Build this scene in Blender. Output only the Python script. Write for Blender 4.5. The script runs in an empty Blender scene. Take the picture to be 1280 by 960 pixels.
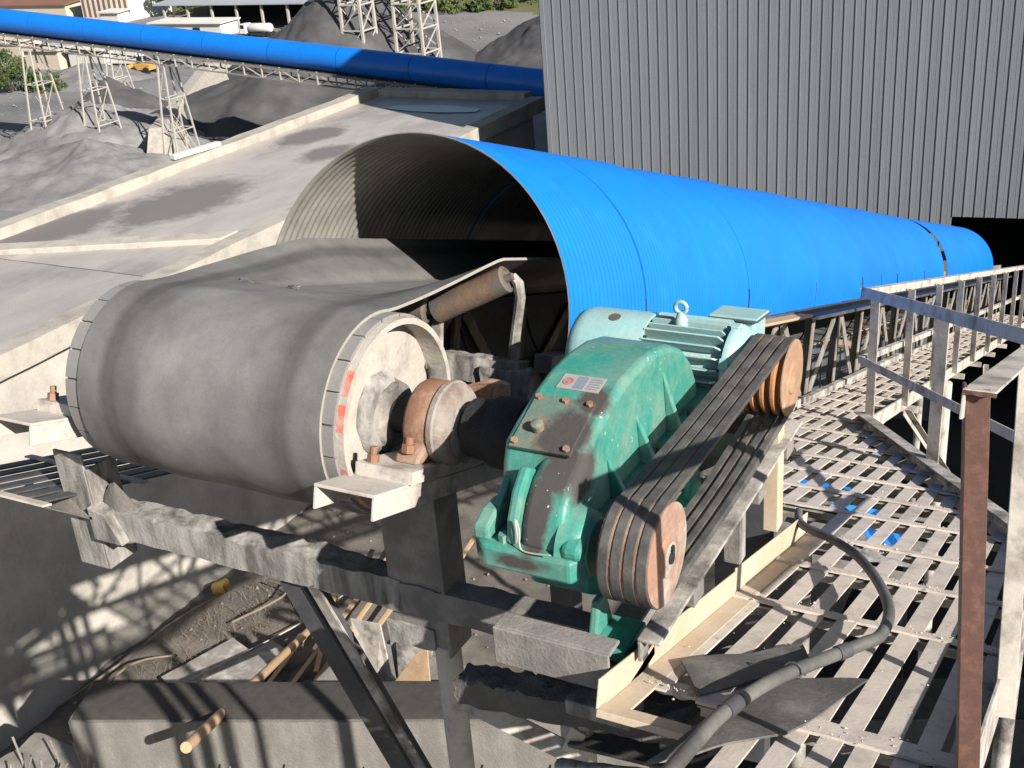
import bpy, bmesh, math, random
from mathutils import Vector, Matrix, noise
random.seed(7)
R = math.radians
S = bpy.context.scene
COL = S.collection
PI = math.pi

# ------------------------------------------------------------------ camera, sky, sun, exposure
cam = bpy.data.cameras.new('camera'); co = bpy.data.objects.new('camera', cam); COL.objects.link(co)
cam.sensor_width = 36; cam.lens = 36 * 1500 / 1280; cam.clip_start = .05; cam.clip_end = 3000
M = Matrix(((0.88309495, -0.13259223, 0.45006956), (0.46312856, 0.40007692, -0.79085422), (-0.07520132, 0.90683943, 0.41471316)))
co.matrix_world = M.to_4x4(); S.camera = co
AZ, EL = R(65), R(30)
SUN = Vector((math.sin(AZ) * math.cos(EL), -math.cos(AZ) * math.cos(EL), math.sin(EL)))
w = bpy.data.worlds.new('World'); S.world = w; w.use_nodes = True
nt = w.node_tree; sky = nt.nodes.new('ShaderNodeTexSky'); sky.sky_type = 'NISHITA'; sky.sun_disc = False
sky.sun_elevation = EL; sky.sun_rotation = math.atan2(SUN.x, SUN.y)
nt.links.new(sky.outputs[0], nt.nodes['Background'].inputs[0]); nt.nodes['Background'].inputs[1].default_value = .05
sl = bpy.data.lights.new('sun', 'SUN'); sl.energy = 5.0; sl.angle = R(.5); sl.color = (1, .95, .88)
so = bpy.data.objects.new('sun', sl); COL.objects.link(so)
so.rotation_euler = SUN.to_track_quat('Z', 'Y').to_euler()
S.view_settings.view_transform = 'Standard'; S.view_settings.look = 'None'
S.view_settings.exposure = .68; S.view_settings.gamma = 1
S.render.engine = 'CYCLES'
S.cycles.max_bounces = 4; S.cycles.diffuse_bounces = 1

# ------------------------------------------------------------------ frames: world, and the conveyor frame (x, s down the incline, n off it)
TILT = R(-18.0286)
TM = Matrix.Rotation(TILT, 3, 'X')
def csn(x, s, n): return TM @ Vector((x, s, n))

# ------------------------------------------------------------------ materials
MATS = {}
def mat(name, c1, c2=None, rough=.7, scale=6., bump=.15, bscale=60., metal=0., stain=None, stain_amt=.5, stain_scale=2., stain_sharp=.12,
        streak=None, spec=.4, uvec='Object', wave=None, top=None):
    m = bpy.data.materials.new(name); m.use_nodes = True; n = m.node_tree.nodes; L = m.node_tree.links
    b = n['Principled BSDF']; tc = n.new('ShaderNodeTexCoord'); oi = n.new('ShaderNodeObjectInfo')
    ad = n.new('ShaderNodeVectorMath'); ad.operation = 'ADD'
    sc = n.new('ShaderNodeVectorMath'); sc.operation = 'SCALE'; sc.inputs[3].default_value = 37.
    cb = n.new('ShaderNodeCombineXYZ')
    for i in range(3): L.new(oi.outputs['Random'], cb.inputs[i])
    L.new(cb.outputs[0], sc.inputs[0]); L.new(tc.outputs['Object'], ad.inputs[0]); L.new(sc.outputs[0], ad.inputs[1])
    vec = ad.outputs[0]
    if streak:
        mp = n.new('ShaderNodeMapping'); mp.inputs['Scale'].default_value = streak; L.new(vec, mp.inputs[0]); svec = mp.outputs[0]
    else: svec = vec
    c2 = c2 or tuple(x * .7 for x in c1)
    def noi(scale_, det, v, rgh=.6):
        t = n.new('ShaderNodeTexNoise'); t.inputs['Scale'].default_value = scale_; t.inputs['Detail'].default_value = det
        t.inputs['Roughness'].default_value = rgh; L.new(v, t.inputs['Vector']); return t.outputs['Fac']
    def ramp(fac, a, bb):
        r = n.new('ShaderNodeMapRange'); r.inputs['From Min'].default_value = a; r.inputs['From Max'].default_value = bb
        r.clamp = True; L.new(fac, r.inputs['Value']); return r.outputs[0]
    def mixc(f, a, bb):
        x = n.new('ShaderNodeMix'); x.data_type = 'RGBA'
        if hasattr(f, 'name'): L.new(f, x.inputs[0])
        else: x.inputs[0].default_value = f
        for k, v in ((6, a), (7, bb)):
            if isinstance(v, tuple): x.inputs[k].default_value = (*v, 1)
            else: L.new(v, x.inputs[k])
        return x.outputs[2]
    col = mixc(ramp(noi(scale, 6, svec), .3, .72), c1, c2)
    if stain:
        cov = .5 + (.5 - stain_amt) * .5
        f = ramp(noi(stain_scale, 8, svec, .65), cov - stain_sharp, cov + stain_sharp); col = mixc(f, col, stain)
    if top:      # dust that lies on faces turned upward
        g = n.new('ShaderNodeNewGeometry'); sp = n.new('ShaderNodeSeparateXYZ'); L.new(g.outputs['Normal'], sp.inputs[0])
        mu = n.new('ShaderNodeMath'); mu.operation = 'MULTIPLY'; L.new(ramp(sp.outputs[2], .35, .9), mu.inputs[0])
        L.new(ramp(noi(top[1], 6, vec), .35, .6), mu.inputs[1]); col = mixc(mu.outputs[0], col, top[0])
    # fine value variation
    hv = n.new('ShaderNodeHueSaturation'); L.new(col, hv.inputs['Color'])
    mr = n.new('ShaderNodeMapRange'); mr.inputs['To Min'].default_value = .8; mr.inputs['To Max'].default_value = 1.12
    pv = n.new('ShaderNodeMath'); pv.operation = 'MULTIPLY_ADD'; pv.inputs[1].default_value = .10; L.new(oi.outputs['Random'], pv.inputs[0])
    L.new(noi(bscale, 3, vec), mr.inputs['Value']); L.new(mr.outputs[0], pv.inputs[2]); L.new(pv.outputs[0], hv.inputs['Value'])
    L.new(hv.outputs[0], b.inputs['Base Color'])
    b.inputs['Roughness'].default_value = rough; b.inputs['Metallic'].default_value = metal
    b.inputs['Specular IOR Level'].default_value = spec
    if bump:
        bp = n.new('ShaderNodeBump'); bp.inputs['Strength'].default_value = bump; bp.inputs['Distance'].default_value = .01
        L.new(noi(bscale, 5, vec), bp.inputs['Height']); L.new(bp.outputs[0], b.inputs['Normal'])
    MATS[name] = m; return m

DUST = (.10, .09, .08)
mat('cream_paint', (.58, .53, .46), (.46, .42, .37), .75, 5, .2, 45, stain=(.2, .17, .145), stain_amt=.3, stain_scale=5, stain_sharp=.1)
mat('cream_dusty', (.5, .46, .41), (.36, .33, .3), .85, 5, .3, 60, stain=DUST, stain_amt=.42, stain_scale=5)
mat('slat_paint', (.61, .535, .465), (.54, .475, .415), .8, 4, .15, 70, stain=(.34, .29, .25), stain_amt=.24, stain_scale=7, stain_sharp=.14)
mat('tan_paint', (.5, .34, .2), (.55, .45, .32), .8, 4, .2, 50, stain=(.4, .22, .1), stain_amt=.35, stain_scale=4)
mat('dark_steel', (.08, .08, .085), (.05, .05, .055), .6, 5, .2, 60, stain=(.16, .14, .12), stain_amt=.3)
mat('dusty_steel', (.24, .22, .205), (.16, .15, .14), .9, 5, .4, 60, stain=(.33, .3, .27), stain_amt=.35, stain_scale=6)
mat('concrete_steel', (.41, .39, .36), (.3, .285, .265), .9, 6, .4, 60, streak=(3, 3, .7), stain=(.12, .11, .1), stain_amt=.45, stain_scale=4)
mat('dusted0', (.15, .138, .122), (.115, .105, .094), 1., 9, .6, 80)
mat('coal_dust', (.075, .068, .06), (.05, .045, .04), 1., 9, .8, 80)
mat('rust', (.3, .15, .085), (.22, .12, .08), .85, 9, .3, 70, stain=(.42, .32, .25), stain_amt=.35, stain_scale=6)
mat('rust_orange', (.5, .22, .09), (.35, .16, .08), .85, 9, .3, 70)
mat('sheave_face', (.36, .2, .14), (.3, .19, .14), .8, 7, .3, 70, stain=(.48, .42, .36), stain_amt=.33, stain_scale=7)
mat('sheave_tan', (.36, .215, .135), (.32, .195, .125), .8, 7, .3, 70, stain=(.5, .35, .24), stain_amt=.3, stain_scale=7)
mat('rubber_belt', (.155, .149, .141), (.118, .113, .107), .8, 3, .1, 110, stain=(.215, .21, .2), stain_amt=.4, stain_scale=5, stain_sharp=.2)
mat('belt_edge', (.36, .33, .28), (.27, .25, .22), .9, 9, .2, 80)
mat('lagging', (.26, .245, .235), (.21, .2, .19), .7, 5, .15, 80)
mat('vbelt', (.075, .072, .07), (.05, .05, .05), .65, 14, .2, 90, stain=(.13, .12, .11), stain_amt=.45, stain_scale=10)
mat('disc_paint', (.5, .45, .39), (.42, .38, .33), .85, 5, .4, 50, stain=(.28, .25, .22), stain_amt=.3, stain_scale=7)
mat('bearing_dust', (.37, .34, .30), (.27, .22, .185), .9, 9, .5, 60, stain=(.2, .15, .12), stain_amt=.4, stain_scale=11)
mat('red_paint', (.62, .13, .09), (.55, .2, .15), .7, 9, .2, 60, stain=(.5, .42, .36), stain_amt=.35, stain_scale=12)
mat('reducer_green', (.035, .29, .22), (.03, .225, .175), .42, 4, .12, 40, stain=(.19, .3, .25), stain_amt=.42, stain_scale=5, stain_sharp=.16, spec=.5)
mat('reducer_dust', (.12, .11, .098), (.09, .085, .075), .95, 8, .6, 80)
mat('cover_rust', (.12, .2, .16), (.16, .19, .155), .8, 9, .3, 60, stain=(.3, .19, .13), stain_amt=.36, stain_scale=9)
mat('chip_white', (.6, .57, .5), (.5, .5, .43), .8, 9, .1, 60)
mat('motor_cyan', (.30, .52, .52), (.26, .46, .47), .45, 5, .12, 50, stain=(.36, .48, .45), stain_amt=.4, stain_scale=6, spec=.5)
mat('motor_rust', (.35, .25, .12), (.25, .18, .1), .85, 20, .3, 80)
mat('plate_metal', (.36, .35, .33), (.3, .29, .27), .6, 20, .05, 50)
mat('plate_blue', (.19, .22, .27), (.2, .23, .28), .5, 20, .05, 50)
mat('plate_red', (.38, .16, .14), (.38, .2, .18), .5, 20, .05, 50)
mat('hood_blue', (.003, .17, .64), (.003, .15, .57), .5, 1.5, .25, 2.2, spec=.35, stain=(.01, .185, .64), stain_amt=.2, stain_scale=3)
mat('hood_inner', (.22, .21, .185), (.17, .165, .145), .6, 3, .05, 40, stain=(.3, .28, .25), stain_amt=.3)
mat('far_blue', (.006, .19, .72), (.005, .165, .62), .32, .5, 0, 5, spec=.6)
mat('wall_grey', (.168, .18, .198), (.145, .156, .173), .55, 1.2, .04, 30, streak=(3, 3, .25), spec=.35)
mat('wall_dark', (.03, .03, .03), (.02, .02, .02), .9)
mat('roof_concrete', (.46, .42, .385), (.36, .33, .305), .95, 1.6, .25, 30, stain=(.22, .2, .19), stain_amt=.25, stain_scale=.5, stain_sharp=.1, streak=(1, .45, 1))
mat('parapet', (.47, .435, .375), (.38, .35, .3), .95, 2, .3, 30, stain=(.3, .27, .24), stain_amt=.3, stain_scale=2)
mat('wall_concrete', (.54, .505, .445), (.46, .43, .38), .95, 1.2, .3, 25, stain=(.31, .285, .25), stain_amt=.35, stain_scale=1.3, stain_sharp=.2)
mat('ledge_concrete', (.27, .252, .225), (.2, .188, .168), .95, 5, .8, 35, streak=(1, 1, .4), stain=(.18, .165, .15), stain_amt=.4, stain_scale=3)
mat('dirt', (.13, .117, .104), (.09, .081, .073), 1., 2.5, .8, 30, stain=(.19, .165, .14), stain_amt=.35, stain_scale=1.2)
mat('coal_ground', (.022, .021, .021), (.015, .015, .015), 1., 2, .6, 20)
mat('yard', (.26, .25, .25), (.2, .195, .195), 1., .09, .4, 2, stain=(.15, .145, .145), stain_amt=.42, stain_scale=.05, stain_sharp=.1)
mat('coal_pile', (.075, .073, .075), (.058, .057, .058), 1., 1.2, .8, 14, stain=(.12, .115, .115), stain_amt=.35, stain_scale=.3)
mat('gravel_pile', (.21, .205, .205), (.16, .155, .155), 1., 1.2, .8, 14, stain=(.3, .29, .28), stain_amt=.4, stain_scale=.2)
mat('trestle_paint', (.47, .44, .39), (.4, .37, .33), .8, 2, .05, 20)
mat('white_wall', (.7, .68, .62), (.6, .58, .52), .9, .3, .1, 5)
mat('cream_wall', (.6, .52, .4), (.55, .47, .36), .9, .3, .1, 5)
mat('sheet_roof', (.36, .38, .4), (.32, .33, .35), .6, .3, .05, 5)
mat('brown_stripe', (.25, .12, .08), (.2, .1, .07), .8, .3, .05, 5)
mat('truck_white', (.75, .73, .68), (.7, .67, .62), .5, 1, .02, 10)
mat('loader_yellow', (.6, .3, .05), (.55, .33, .1), .6, 1, .05, 10)
mat('tyre', (.02, .02, .02), (.03, .03, .03), .9)
mat('glass_dark', (.02, .025, .03), (.02, .02, .03), .15)
mat('bush_leaf', (.05, .085, .022), (.085, .105, .035), .8, .5, 0)
mat('tree_leaf', (.045, .075, .022), (.08, .105, .04), .8, .4, 0)
mat('bark', (.09, .065, .045), (.06, .045, .03), .9, 4)
mat('hill_grass', (.16, .15, .07), (.08, .095, .035), 1., .12, .5, 2)
mat('dry_weed', (.25, .205, .145), (.19, .155, .11), 1., 4, 0)
mat('lath_wood', (.52, .36, .22), (.42, .28, .17), .8, 6, .2, 60, streak=(6, 6, .6))
mat('board_grey', (.27, .25, .23), (.2, .185, .17), .9, 5, .3, 50, stain=(.5, .48, .44), stain_amt=.3, stain_scale=4)
mat('bucket_yellow', (.6, .4, .12), (.5, .34, .12), .6, 6, .1, 40)
mat('hose_rubber', (.085, .083, .08), (.06, .06, .058), .6, 7, .15, 60, stain=(.17, .165, .15), stain_amt=.4)
mat('mat_rubber', (.105, .1, .095), (.075, .07, .068), .75, 6, .3, 50, stain=(.19, .18, .165), stain_amt=.35, stain_scale=5)
mat('brown_paint', (.125, .066, .052), (.105, .056, .045), .6, 5, .15, 50, stain=(.2, .1, .075), stain_amt=.3, stain_scale=30)
mat('rail_grey', (.1, .1, .11), (.075, .075, .085), .55, 4, .1, 50)
mat('blue_sheet', (.01, .2, .72), (.03, .25, .7), .5, 4, .05, 30)
mat('coal_shine', (.16, .16, .165), (.06, .06, .06), .25, 30, .3, 90, spec=.8)
mat('grease', (.018, .018, .018), (.03, .028, .026), .7, 14, .8, 90)
mat('string_white', (.55, .5, .42), (.4, .36, .3), .9, 9, 0)

# ------------------------------------------------------------------ mesh builder
class MB:
    def __init__(s): s.v = []; s.f = []; s.mi = []; s.m = 0
    def add(s, vs, fs, mi=None):
        o = len(s.v); s.v += [Vector(v) for v in vs]
        for f in fs: s.f.append([i + o for i in f]); s.mi.append(s.m if mi is None else mi)
        return s
    def box(s, a, b, rot=None, mi=None):
        x0, y0, z0 = (min(a[i], b[i]) for i in range(3)); x1, y1, z1 = (max(a[i], b[i]) for i in range(3))
        vs = [Vector(p) for p in ((x0,y0,z0),(x1,y0,z0),(x1,y1,z0),(x0,y1,z0),(x0,y0,z1),(x1,y0,z1),(x1,y1,z1),(x0,y1,z1))]
        if rot is not None:
            c = sum(vs, Vector()) / 8; vs = [c + rot @ (v - c) for v in vs]
        return s.add(vs, [(0,3,2,1),(4,5,6,7),(0,1,5,4),(1,2,6,5),(2,3,7,6),(3,0,4,7)], mi)
    def bar(s, p, q, wd, ht, up=(0, 0, 1), mi=None):      # rectangular bar from p to q
        p, q = Vector(p), Vector(q); d = (q - p).normalized(); u = Vector(up)
        if abs(d.dot(u)) > .95: u = Vector((1, 0, 0))
        sd = d.cross(u).normalized(); u = sd.cross(d)
        vs = []
        for e in (p, q):
            for a, b in ((-1,-1),(1,-1),(1,1),(-1,1)): vs.append(e + sd * (a * wd / 2) + u * (b * ht / 2))
        return s.add(vs, [(3,2,1,0),(4,5,6,7),(0,1,5,4),(1,2,6,5),(2,3,7,6),(3,0,4,7)], mi)
    def angle(s, p, q, a, t=.006, up=(0, 0, 1), side=1):    # L section: one leg across, one leg down
        p, q = Vector(p), Vector(q); d = (q - p).normalized(); u = Vector(up)
        if abs(d.dot(u)) > .95: u = Vector((0, 1, 0))
        sd = d.cross(u).normalized() * side; u = Vector(u - d * u.dot(d)).normalized()
        prof = [(0,0),(a,0),(a,-t),(t,-t),(t,-a),(0,-a)]
        vs = [e + sd * x + u * y for e in (p, q) for x, y in prof]
        n = 6; fs = [(i, (i+1) % n, n + (i+1) % n, n + i) for i in range(n)] + [tuple(range(n))[::-1], tuple(range(n, 2*n))]
        if side > 0: fs = [f[::-1] for f in fs]
        return s.add(vs, fs)
    def prism(s, prof, d0, d1, fn, mi=None):               # profile points (a,b) placed by fn(a,b,t)
        n = len(prof); vs = [fn(a, b, t) for t in (d0, d1) for a, b in prof]
        return s.add(vs, [(i, (i+1) % n, n + (i+1) % n, n + i) for i in range(n)] + [tuple(range(n))[::-1], tuple(range(n, 2*n))], mi)
    def tube(s, pts, r, n=10, mi=None, cap=True):
        pts = [Vector(p) for p in pts]; rings = []; prev = None
        for i, p in enumerate(pts):
            d = (pts[min(i+1, len(pts)-1)] - pts[max(i-1, 0)]).normalized()
            if prev is None:
                u = d.orthogonal().normalized()
            else: u = (prev - d * prev.dot(d)).normalized()
            prev = u; v = d.cross(u); rr = r[i] if isinstance(r, (list, tuple)) else r
            rings.append([p + (u * math.cos(k*2*PI/n) + v * math.sin(k*2*PI/n)) * rr for k in range(n)])
        vs = [v for g in rings for v in g]; fs = []
        for i in range(len(pts)-1):
            for k in range(n): fs.append((i*n+k, i*n+(k+1) % n, (i+1)*n+(k+1) % n, (i+1)*n+k))
        if cap: fs += [tuple(range(n))[::-1], tuple(range((len(pts)-1)*n, len(pts)*n))]
        return s.add(vs, fs, mi)
    def lathe(s, c, axis, prof, n=32, mi=None, a0=0, a1=2*PI, ref=None):   # prof: (along axis, radius)
        c = Vector(c); ax = Vector(axis).normalized(); u = Vector(ref) if ref else ax.orthogonal().normalized(); v = ax.cross(u)
        full = abs(a1 - a0 - 2*PI) < 1e-6; m = n if full else n + 1; vs = []; fs = []
        for t, r in prof:
            for k in range(m):
                a = a0 + (a1-a0)*k/n; vs.append(c + ax*t + (u*math.cos(a) + v*math.sin(a))*max(r, 1e-4))
        for i in range(len(prof)-1):
            for k in range(n): k2 = (k+1) % m; fs.append((i*m+k, i*m+k2, (i+1)*m+k2, (i+1)*m+k))
        return s.add(vs, fs, mi)
    def hexa(s, c, axis, r, h, mi=None):
        ax = Vector(axis).normalized(); return s.tube([Vector(c), Vector(c)+ax*h], r, 6, mi)

class Root:
    pass
ORI = {}
GS = 1.0          # length of the drawing unit in metres (the low court on the left is drawn in units of 1.8 m)
def build(name, mb, mats, parent=None, origin=None, bev=0, smooth=None, jit=0):
    """one mesh object; mb coordinates are in the frame of the thing (world, or conveyor frame for tilted things)"""
    me = bpy.data.meshes.new(name)
    base = ORI[parent.name][0] if parent else Vector()
    org = Vector(origin) if origin is not None else base
    me.from_pydata([(v - org)*GS for v in mb.v], [], mb.f)
    ml = mats if isinstance(mats, (list, tuple)) else [mats]
    for m in ml: me.materials.append(MATS[m])
    if len(ml) > 1: me.polygons.foreach_set('material_index', mb.mi)
    bm = bmesh.new(); bm.from_mesh(me); bmesh.ops.recalc_face_normals(bm, faces=bm.faces); bm.to_mesh(me); bm.free()
    o = bpy.data.objects.new(name, me); COL.objects.link(o)
    if parent: o.parent = parent; o.location = (org - base)*GS
    else: o.location = org*GS
    if smooth is not None:
        me.shade_smooth(); me.set_sharp_from_angle(angle=R(smooth))
    if bev:
        b = o.modifiers.new('bevel', 'BEVEL'); b.width = bev*GS; b.segments = 2; b.limit_method = 'ANGLE'; b.angle_limit = R(40)
        b.harden_normals = False
    ORI[o.name] = (org, ORI[parent.name][1] if parent else False)
    return o
def tag(o, label, cat, group=None, kind=None):
    o['label'] = label; o['category'] = cat
    if group: o['group'] = group
    if kind: o['kind'] = kind
    return o
def thing(name, label, cat, loc=(0, 0, 0), tilt=False, group=None):
    """Empty at the thing's base; loc in its own frame"""
    o = bpy.data.objects.new(name, None); COL.objects.link(o); o.empty_display_size = .1
    l = Vector(loc); o.location = TM @ l if tilt else l*GS
    if tilt: o.rotation_euler = (TILT, 0, 0)
    ORI[o.name] = (l, tilt)
    return tag(o, label, cat, group)
def single(name, mb, mats, label, cat, origin, tilt=False, group=None, kind=None, **k):
    o = build(name, mb, mats, None, origin, **k)
    if tilt: o.location = TM @ Vector(origin); o.rotation_euler = (TILT, 0, 0)
    ORI[o.name] = (Vector(origin), tilt)
    if kind in ('structure',): o['kind'] = kind; o['label'] = label
    else: tag(o, label, cat, group, kind)
    return o
def inst(src, parent, loc, rot=None, scale=None, name=None):
    """a copy of a part, mesh shared; loc in the thing's frame"""
    c = src.copy(); COL.objects.link(c); c.parent = parent; c.location = Vector(loc) - ORI[parent.name][0]
    if rot is not None: c.rotation_euler = rot
    if scale is not None: c.scale = scale
    ORI[c.name] = (Vector(loc), ORI[parent.name][1])
    return c
def nz(p, sc=1., seed=0): return noise.noise(Vector(p) * sc + Vector((seed, seed * .7, seed * 1.3)))
def fbm(p, sc=1., seed=0): return noise.fractal(Vector(p) * sc + Vector((seed, seed*.7, seed*1.3)), .8, 2., 5)
def rough_box(mb, a, b, nx, ny, nz_, amp, sc, seed=0, topamp=0):
    """box with subdivided, dust-caked skin"""
    a, b = Vector(a), Vector(b)
    bm = bmesh.new(); ns = (nx, ny, nz_)
    def face(o, u, v, nu, nv):
        g = [[bm.verts.new(o + u*(i/nu) + v*(j/nv)) for j in range(nv+1)] for i in range(nu+1)]
        for i in range(nu):
            for j in range(nv): bm.faces.new((g[i][j], g[i+1][j], g[i+1][j+1], g[i][j+1]))
    d = b - a; X, Y, Zz = Vector((d.x,0,0)), Vector((0,d.y,0)), Vector((0,0,d.z))
    face(a, Y, X, ny, nx); face(a+Zz, X, Y, nx, ny); face(a, X, Zz, nx, nz_); face(a+Y, Zz, X, nz_, nx); face(a, Zz, Y, nz_, ny); face(a+X, Y, Zz, ny, nz_)
    bmesh.ops.remove_doubles(bm, verts=bm.verts, dist=1e-5)
    for v in bm.verts:
        p = v.co.copy(); q = p * sc
        off = Vector((nz(p, sc, seed), nz(p, sc, seed+11), nz(p, sc, seed+23))) * amp
        if topamp and p.z > b.z - 1e-4: off.z += abs(fbm(p, sc*.6, seed+5)) * topamp
        v.co = p + off
    mb.add([v.co.copy() for v in bm.verts], [[v.index for v in f.verts] for f in (bm.verts.index_update() or bm.faces)])
    bm.free(); return mb
def mound(mb, c, rx, ry, h, seed=0, n=18, m=8, amp=.25, pw=1.):
    """conical heap, uneven"""
    c = Vector(c); vs = [c + Vector((0, 0, h))]; fs = []
    for j in range(1, m+1):
        t = j/m
        for k in range(n):
            a = 2*PI*k/n; rr = t * (1 + amp * nz((math.cos(a)*1.3, math.sin(a)*1.3, t*.7), 1.2, seed))
            z = h * (1 - t**pw) + h*.08*amp*4*(fbm((math.cos(a)*t*3, math.sin(a)*t*3, 0), 1., seed) + (.14*fbm((math.cos(a)*t*11, math.sin(a)*t*11, 0), 1., seed+3) if n > 40 else 0))*min(1, (1-t)*4)
            vs.append(c + Vector((rx*rr*math.cos(a), ry*rr*math.sin(a), z)))
    for k in range(n): fs.append((0, 1+k, 1+(k+1) % n))
    for j in range(m-1):
        for k in range(n): a = 1+j*n; fs.append((a+k, a+n+k, a+n+(k+1) % n, a+(k+1) % n))
    return mb.add(vs, fs)
def spline(P, n=6):
    P = [Vector(p) for p in P]; o = []
    for i in range(len(P)-1):
        a, b, c_, d = P[max(i-1, 0)], P[i], P[i+1], P[min(i+2, len(P)-1)]
        for k in range(n): t = k/n; o.append(.5*((2*b) + (c_-a)*t + (2*a-5*b+4*c_-d)*t*t + (3*b-a-3*c_+d)*t**3))
    return o + [P[-1]]
def sheet(mb, x0, x1, y0, y1, nx, ny, zf):
    vs = [Vector((x0+(x1-x0)*i/nx, y0+(y1-y0)*j/ny, 0)) for j in range(ny+1) for i in range(nx+1)]
    for v in vs: v.z = zf(v.x, v.y)
    return mb.add(vs, [(j*(nx+1)+i, j*(nx+1)+i+1, (j+1)*(nx+1)+i+1, (j+1)*(nx+1)+i) for j in range(ny) for i in range(nx)])
# ================================================================== SETTING
YZ = -22.0; K = 1.4966                     # yard level; far positions are noted on a survey grid of 1.4966 m
def yd(x, y, h=0): return Vector((x*K, y*K, YZ + h*K))
def structure(name, mb, m, label, **k):
    o = build(name, mb, m, None, (0, 0, 0), **k); o['kind'] = 'structure'; o['label'] = label; return o
mb = MB(); mb.add([(-1500,-400,YZ),(1500,-400,YZ),(1500,2500,YZ),(-1500,2500,YZ)], [(0,1,2,3)])
structure('yard_ground', mb, 'yard', 'grey stockyard ground covered with coal dust')
# terrace the machinery stands on
COURT = 1.8; GS = COURT
def terr(x, y): return -6.72 + .07*fbm((x, y, 0), .9, 3) + .03*fbm((x, y, 0), 4, 9)
mb = MB(); sheet(mb, -8.0, -2.0, -4, 12.5, 60, 165, terr)
structure('dirt_ground', mb, 'dirt', 'dark dirt floor at the foot of the concrete wall', smooth=60)
GS = 1.0
mb = MB(); mb.box((-14.35, -12, -22.5), (25, 50, -12.3)); structure('coal_ground', mb, 'coal_ground', 'black coal covered ground under the walkway')
mb = MB(); mb.box((4, -2, -13.2), (4.5, 13.9, -5.2)); mb.box((3.9, -2, -5.2), (4.6, 13.9, -5.05)); mb.box((4, 13.95, -13.2), (4.5, 24.2, -6.7)); mb.box((3.9, 13.95, -6.7), (4.6, 24.2, -6.55))  # out of view; added to throw shade on the ground under the walkway
single('shade_wall', mb, 'wall_concrete', 'unseen concrete wall added right of the walkway to shade the ground', 'wall', (4.2, 10, -13.2))
# dry grass embankment beyond the yard
mb = MB(); sheet(mb, -190, 40, 146, 260, 60, 30, lambda x, y: YZ - .3 + max(0, (y-148))*.16 + 1.5*fbm((x, y, 0), .03, 2) if y > 147 else YZ - .3)
structure('hill', mb, 'hill_grass', 'grassy slope rising beyond the yard', smooth=80)

# ---------------------------------------------------------- grey ribbed building
bl = thing('ribbed_building', 'tall grey ribbed sheet metal building the blue conveyor hood runs into', 'building')
bl.location = (-1.2, 25, 0); bl.rotation_euler = (0, 0, math.atan2(.14, .99))
TOP = 9.; OT = -7.665; PT = .2058
def panel_mesh(z0, z1):
    prof = [(0, 0), (.005, .02), (.021, .021), (.026, 0), (.118, 0), (.121, .004), (.125, .004), (.128, 0), (PT, 0)]
    b = MB(); vs = [(x, -y, z) for z in (z0, z1) for x, y in prof]; n = len(prof)
    b.add(vs, [(i, i+1, n+i+1, n+i) for i in range(n-1)]); return b
xl = -10.78; n = 0; full = None; short = None
while xl + n*PT < 3.4:
    x = xl + n*PT; over = -2.36 < x < 1.6
    if over:
        if short is None: short = build('wall_panel', panel_mesh(OT, TOP), 'wall_grey', bl); short.location = (x, 0, 0)
        else: inst(short, bl, (x, 0, 0))
    else:
        if full is None: full = build('wall_panel', panel_mesh(YZ, TOP), 'wall_grey', bl); full.location = (x, 0, 0)
        else: inst(full, bl, (x, 0, 0))
    n += 1
mb = MB(); mb.box((-10.84, -.04, YZ), (-10.78, .1, TOP)); mb.box((-10.86, -.02, YZ), (-10.845, .12, TOP)); build('corner_trim', mb, 'wall_grey', bl)
mb = MB(); mb.box((-10.76, .2, YZ), (-10.6, 60, TOP)); build('side_wall', mb, 'wall_grey', bl)
mb = MB(); mb.box((-10.5, .25, TOP-.2), (40, 60, TOP)); mb.box((3.5, .02, YZ), (40, .2, TOP-.3)); mb.box((-10.5, 59, YZ), (40, 59.5, TOP-.3)); build('roof', mb, 'sheet_roof', bl)
mb = MB()                                                           # frame round the conveyor opening and a dark inner lining
mb.box((-2.42, .02, YZ), (-2.34, .2, OT+.1)); mb.box((-2.34, .02, OT), (1.65, .12, OT+.08)); build('opening_frame', mb, 'dark_steel', bl)
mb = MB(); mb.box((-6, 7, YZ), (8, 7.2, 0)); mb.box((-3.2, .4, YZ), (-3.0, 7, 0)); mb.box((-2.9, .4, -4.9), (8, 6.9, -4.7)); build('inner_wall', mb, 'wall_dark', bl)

GS = COURT
# ---------------------------------------------------------- concrete store with the flat roof, left of the conveyor
st = thing('concrete_store', 'long low concrete building with flat stained roof beside the conveyor', 'building', (-9.4, 9, -27.5))
RZ = -3.5
ye = [-4, 7.72, 15.44]
for a_, b_ in zip(ye, ye[1:]):
    for x0, x1 in ((-10.745, -8.185),):
        mb = MB(); sheet(mb, x0, x1, a_+.006, b_-.006, 40, 90, lambda x, y: RZ + .008*fbm((x, y, 0), 1.2, 4)); build('roof_slab', mb, 'roof_concrete', st, smooth=60)
mb = MB(); rough_box(mb, (-8.18, -4, RZ-.16), (-7.95, 15.6, RZ+.04), 3, 150, 3, .008, 2.2); build('roof_edge', mb, 'parapet', st, smooth=40)
mb = MB(); rough_box(mb, (-10.98, -4, RZ-.3), (-10.75, 15.6, RZ+.12), 3, 150, 3, .012, 2.5, 4); build('parapet', mb, 'parapet', st, smooth=40)
mb = MB(); rough_box(mb, (-10.74, 15.45, RZ-.2), (-8.19, 15.68, RZ+.1), 24, 2, 2, .01, 2.); build('end_parapet', mb, 'parapet', st, smooth=40)
mb = MB()
kb = [(-10.74, 7.62), (-8.19, 8.74), (-8.19, 9.02), (-10.74, 7.88)]
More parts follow.
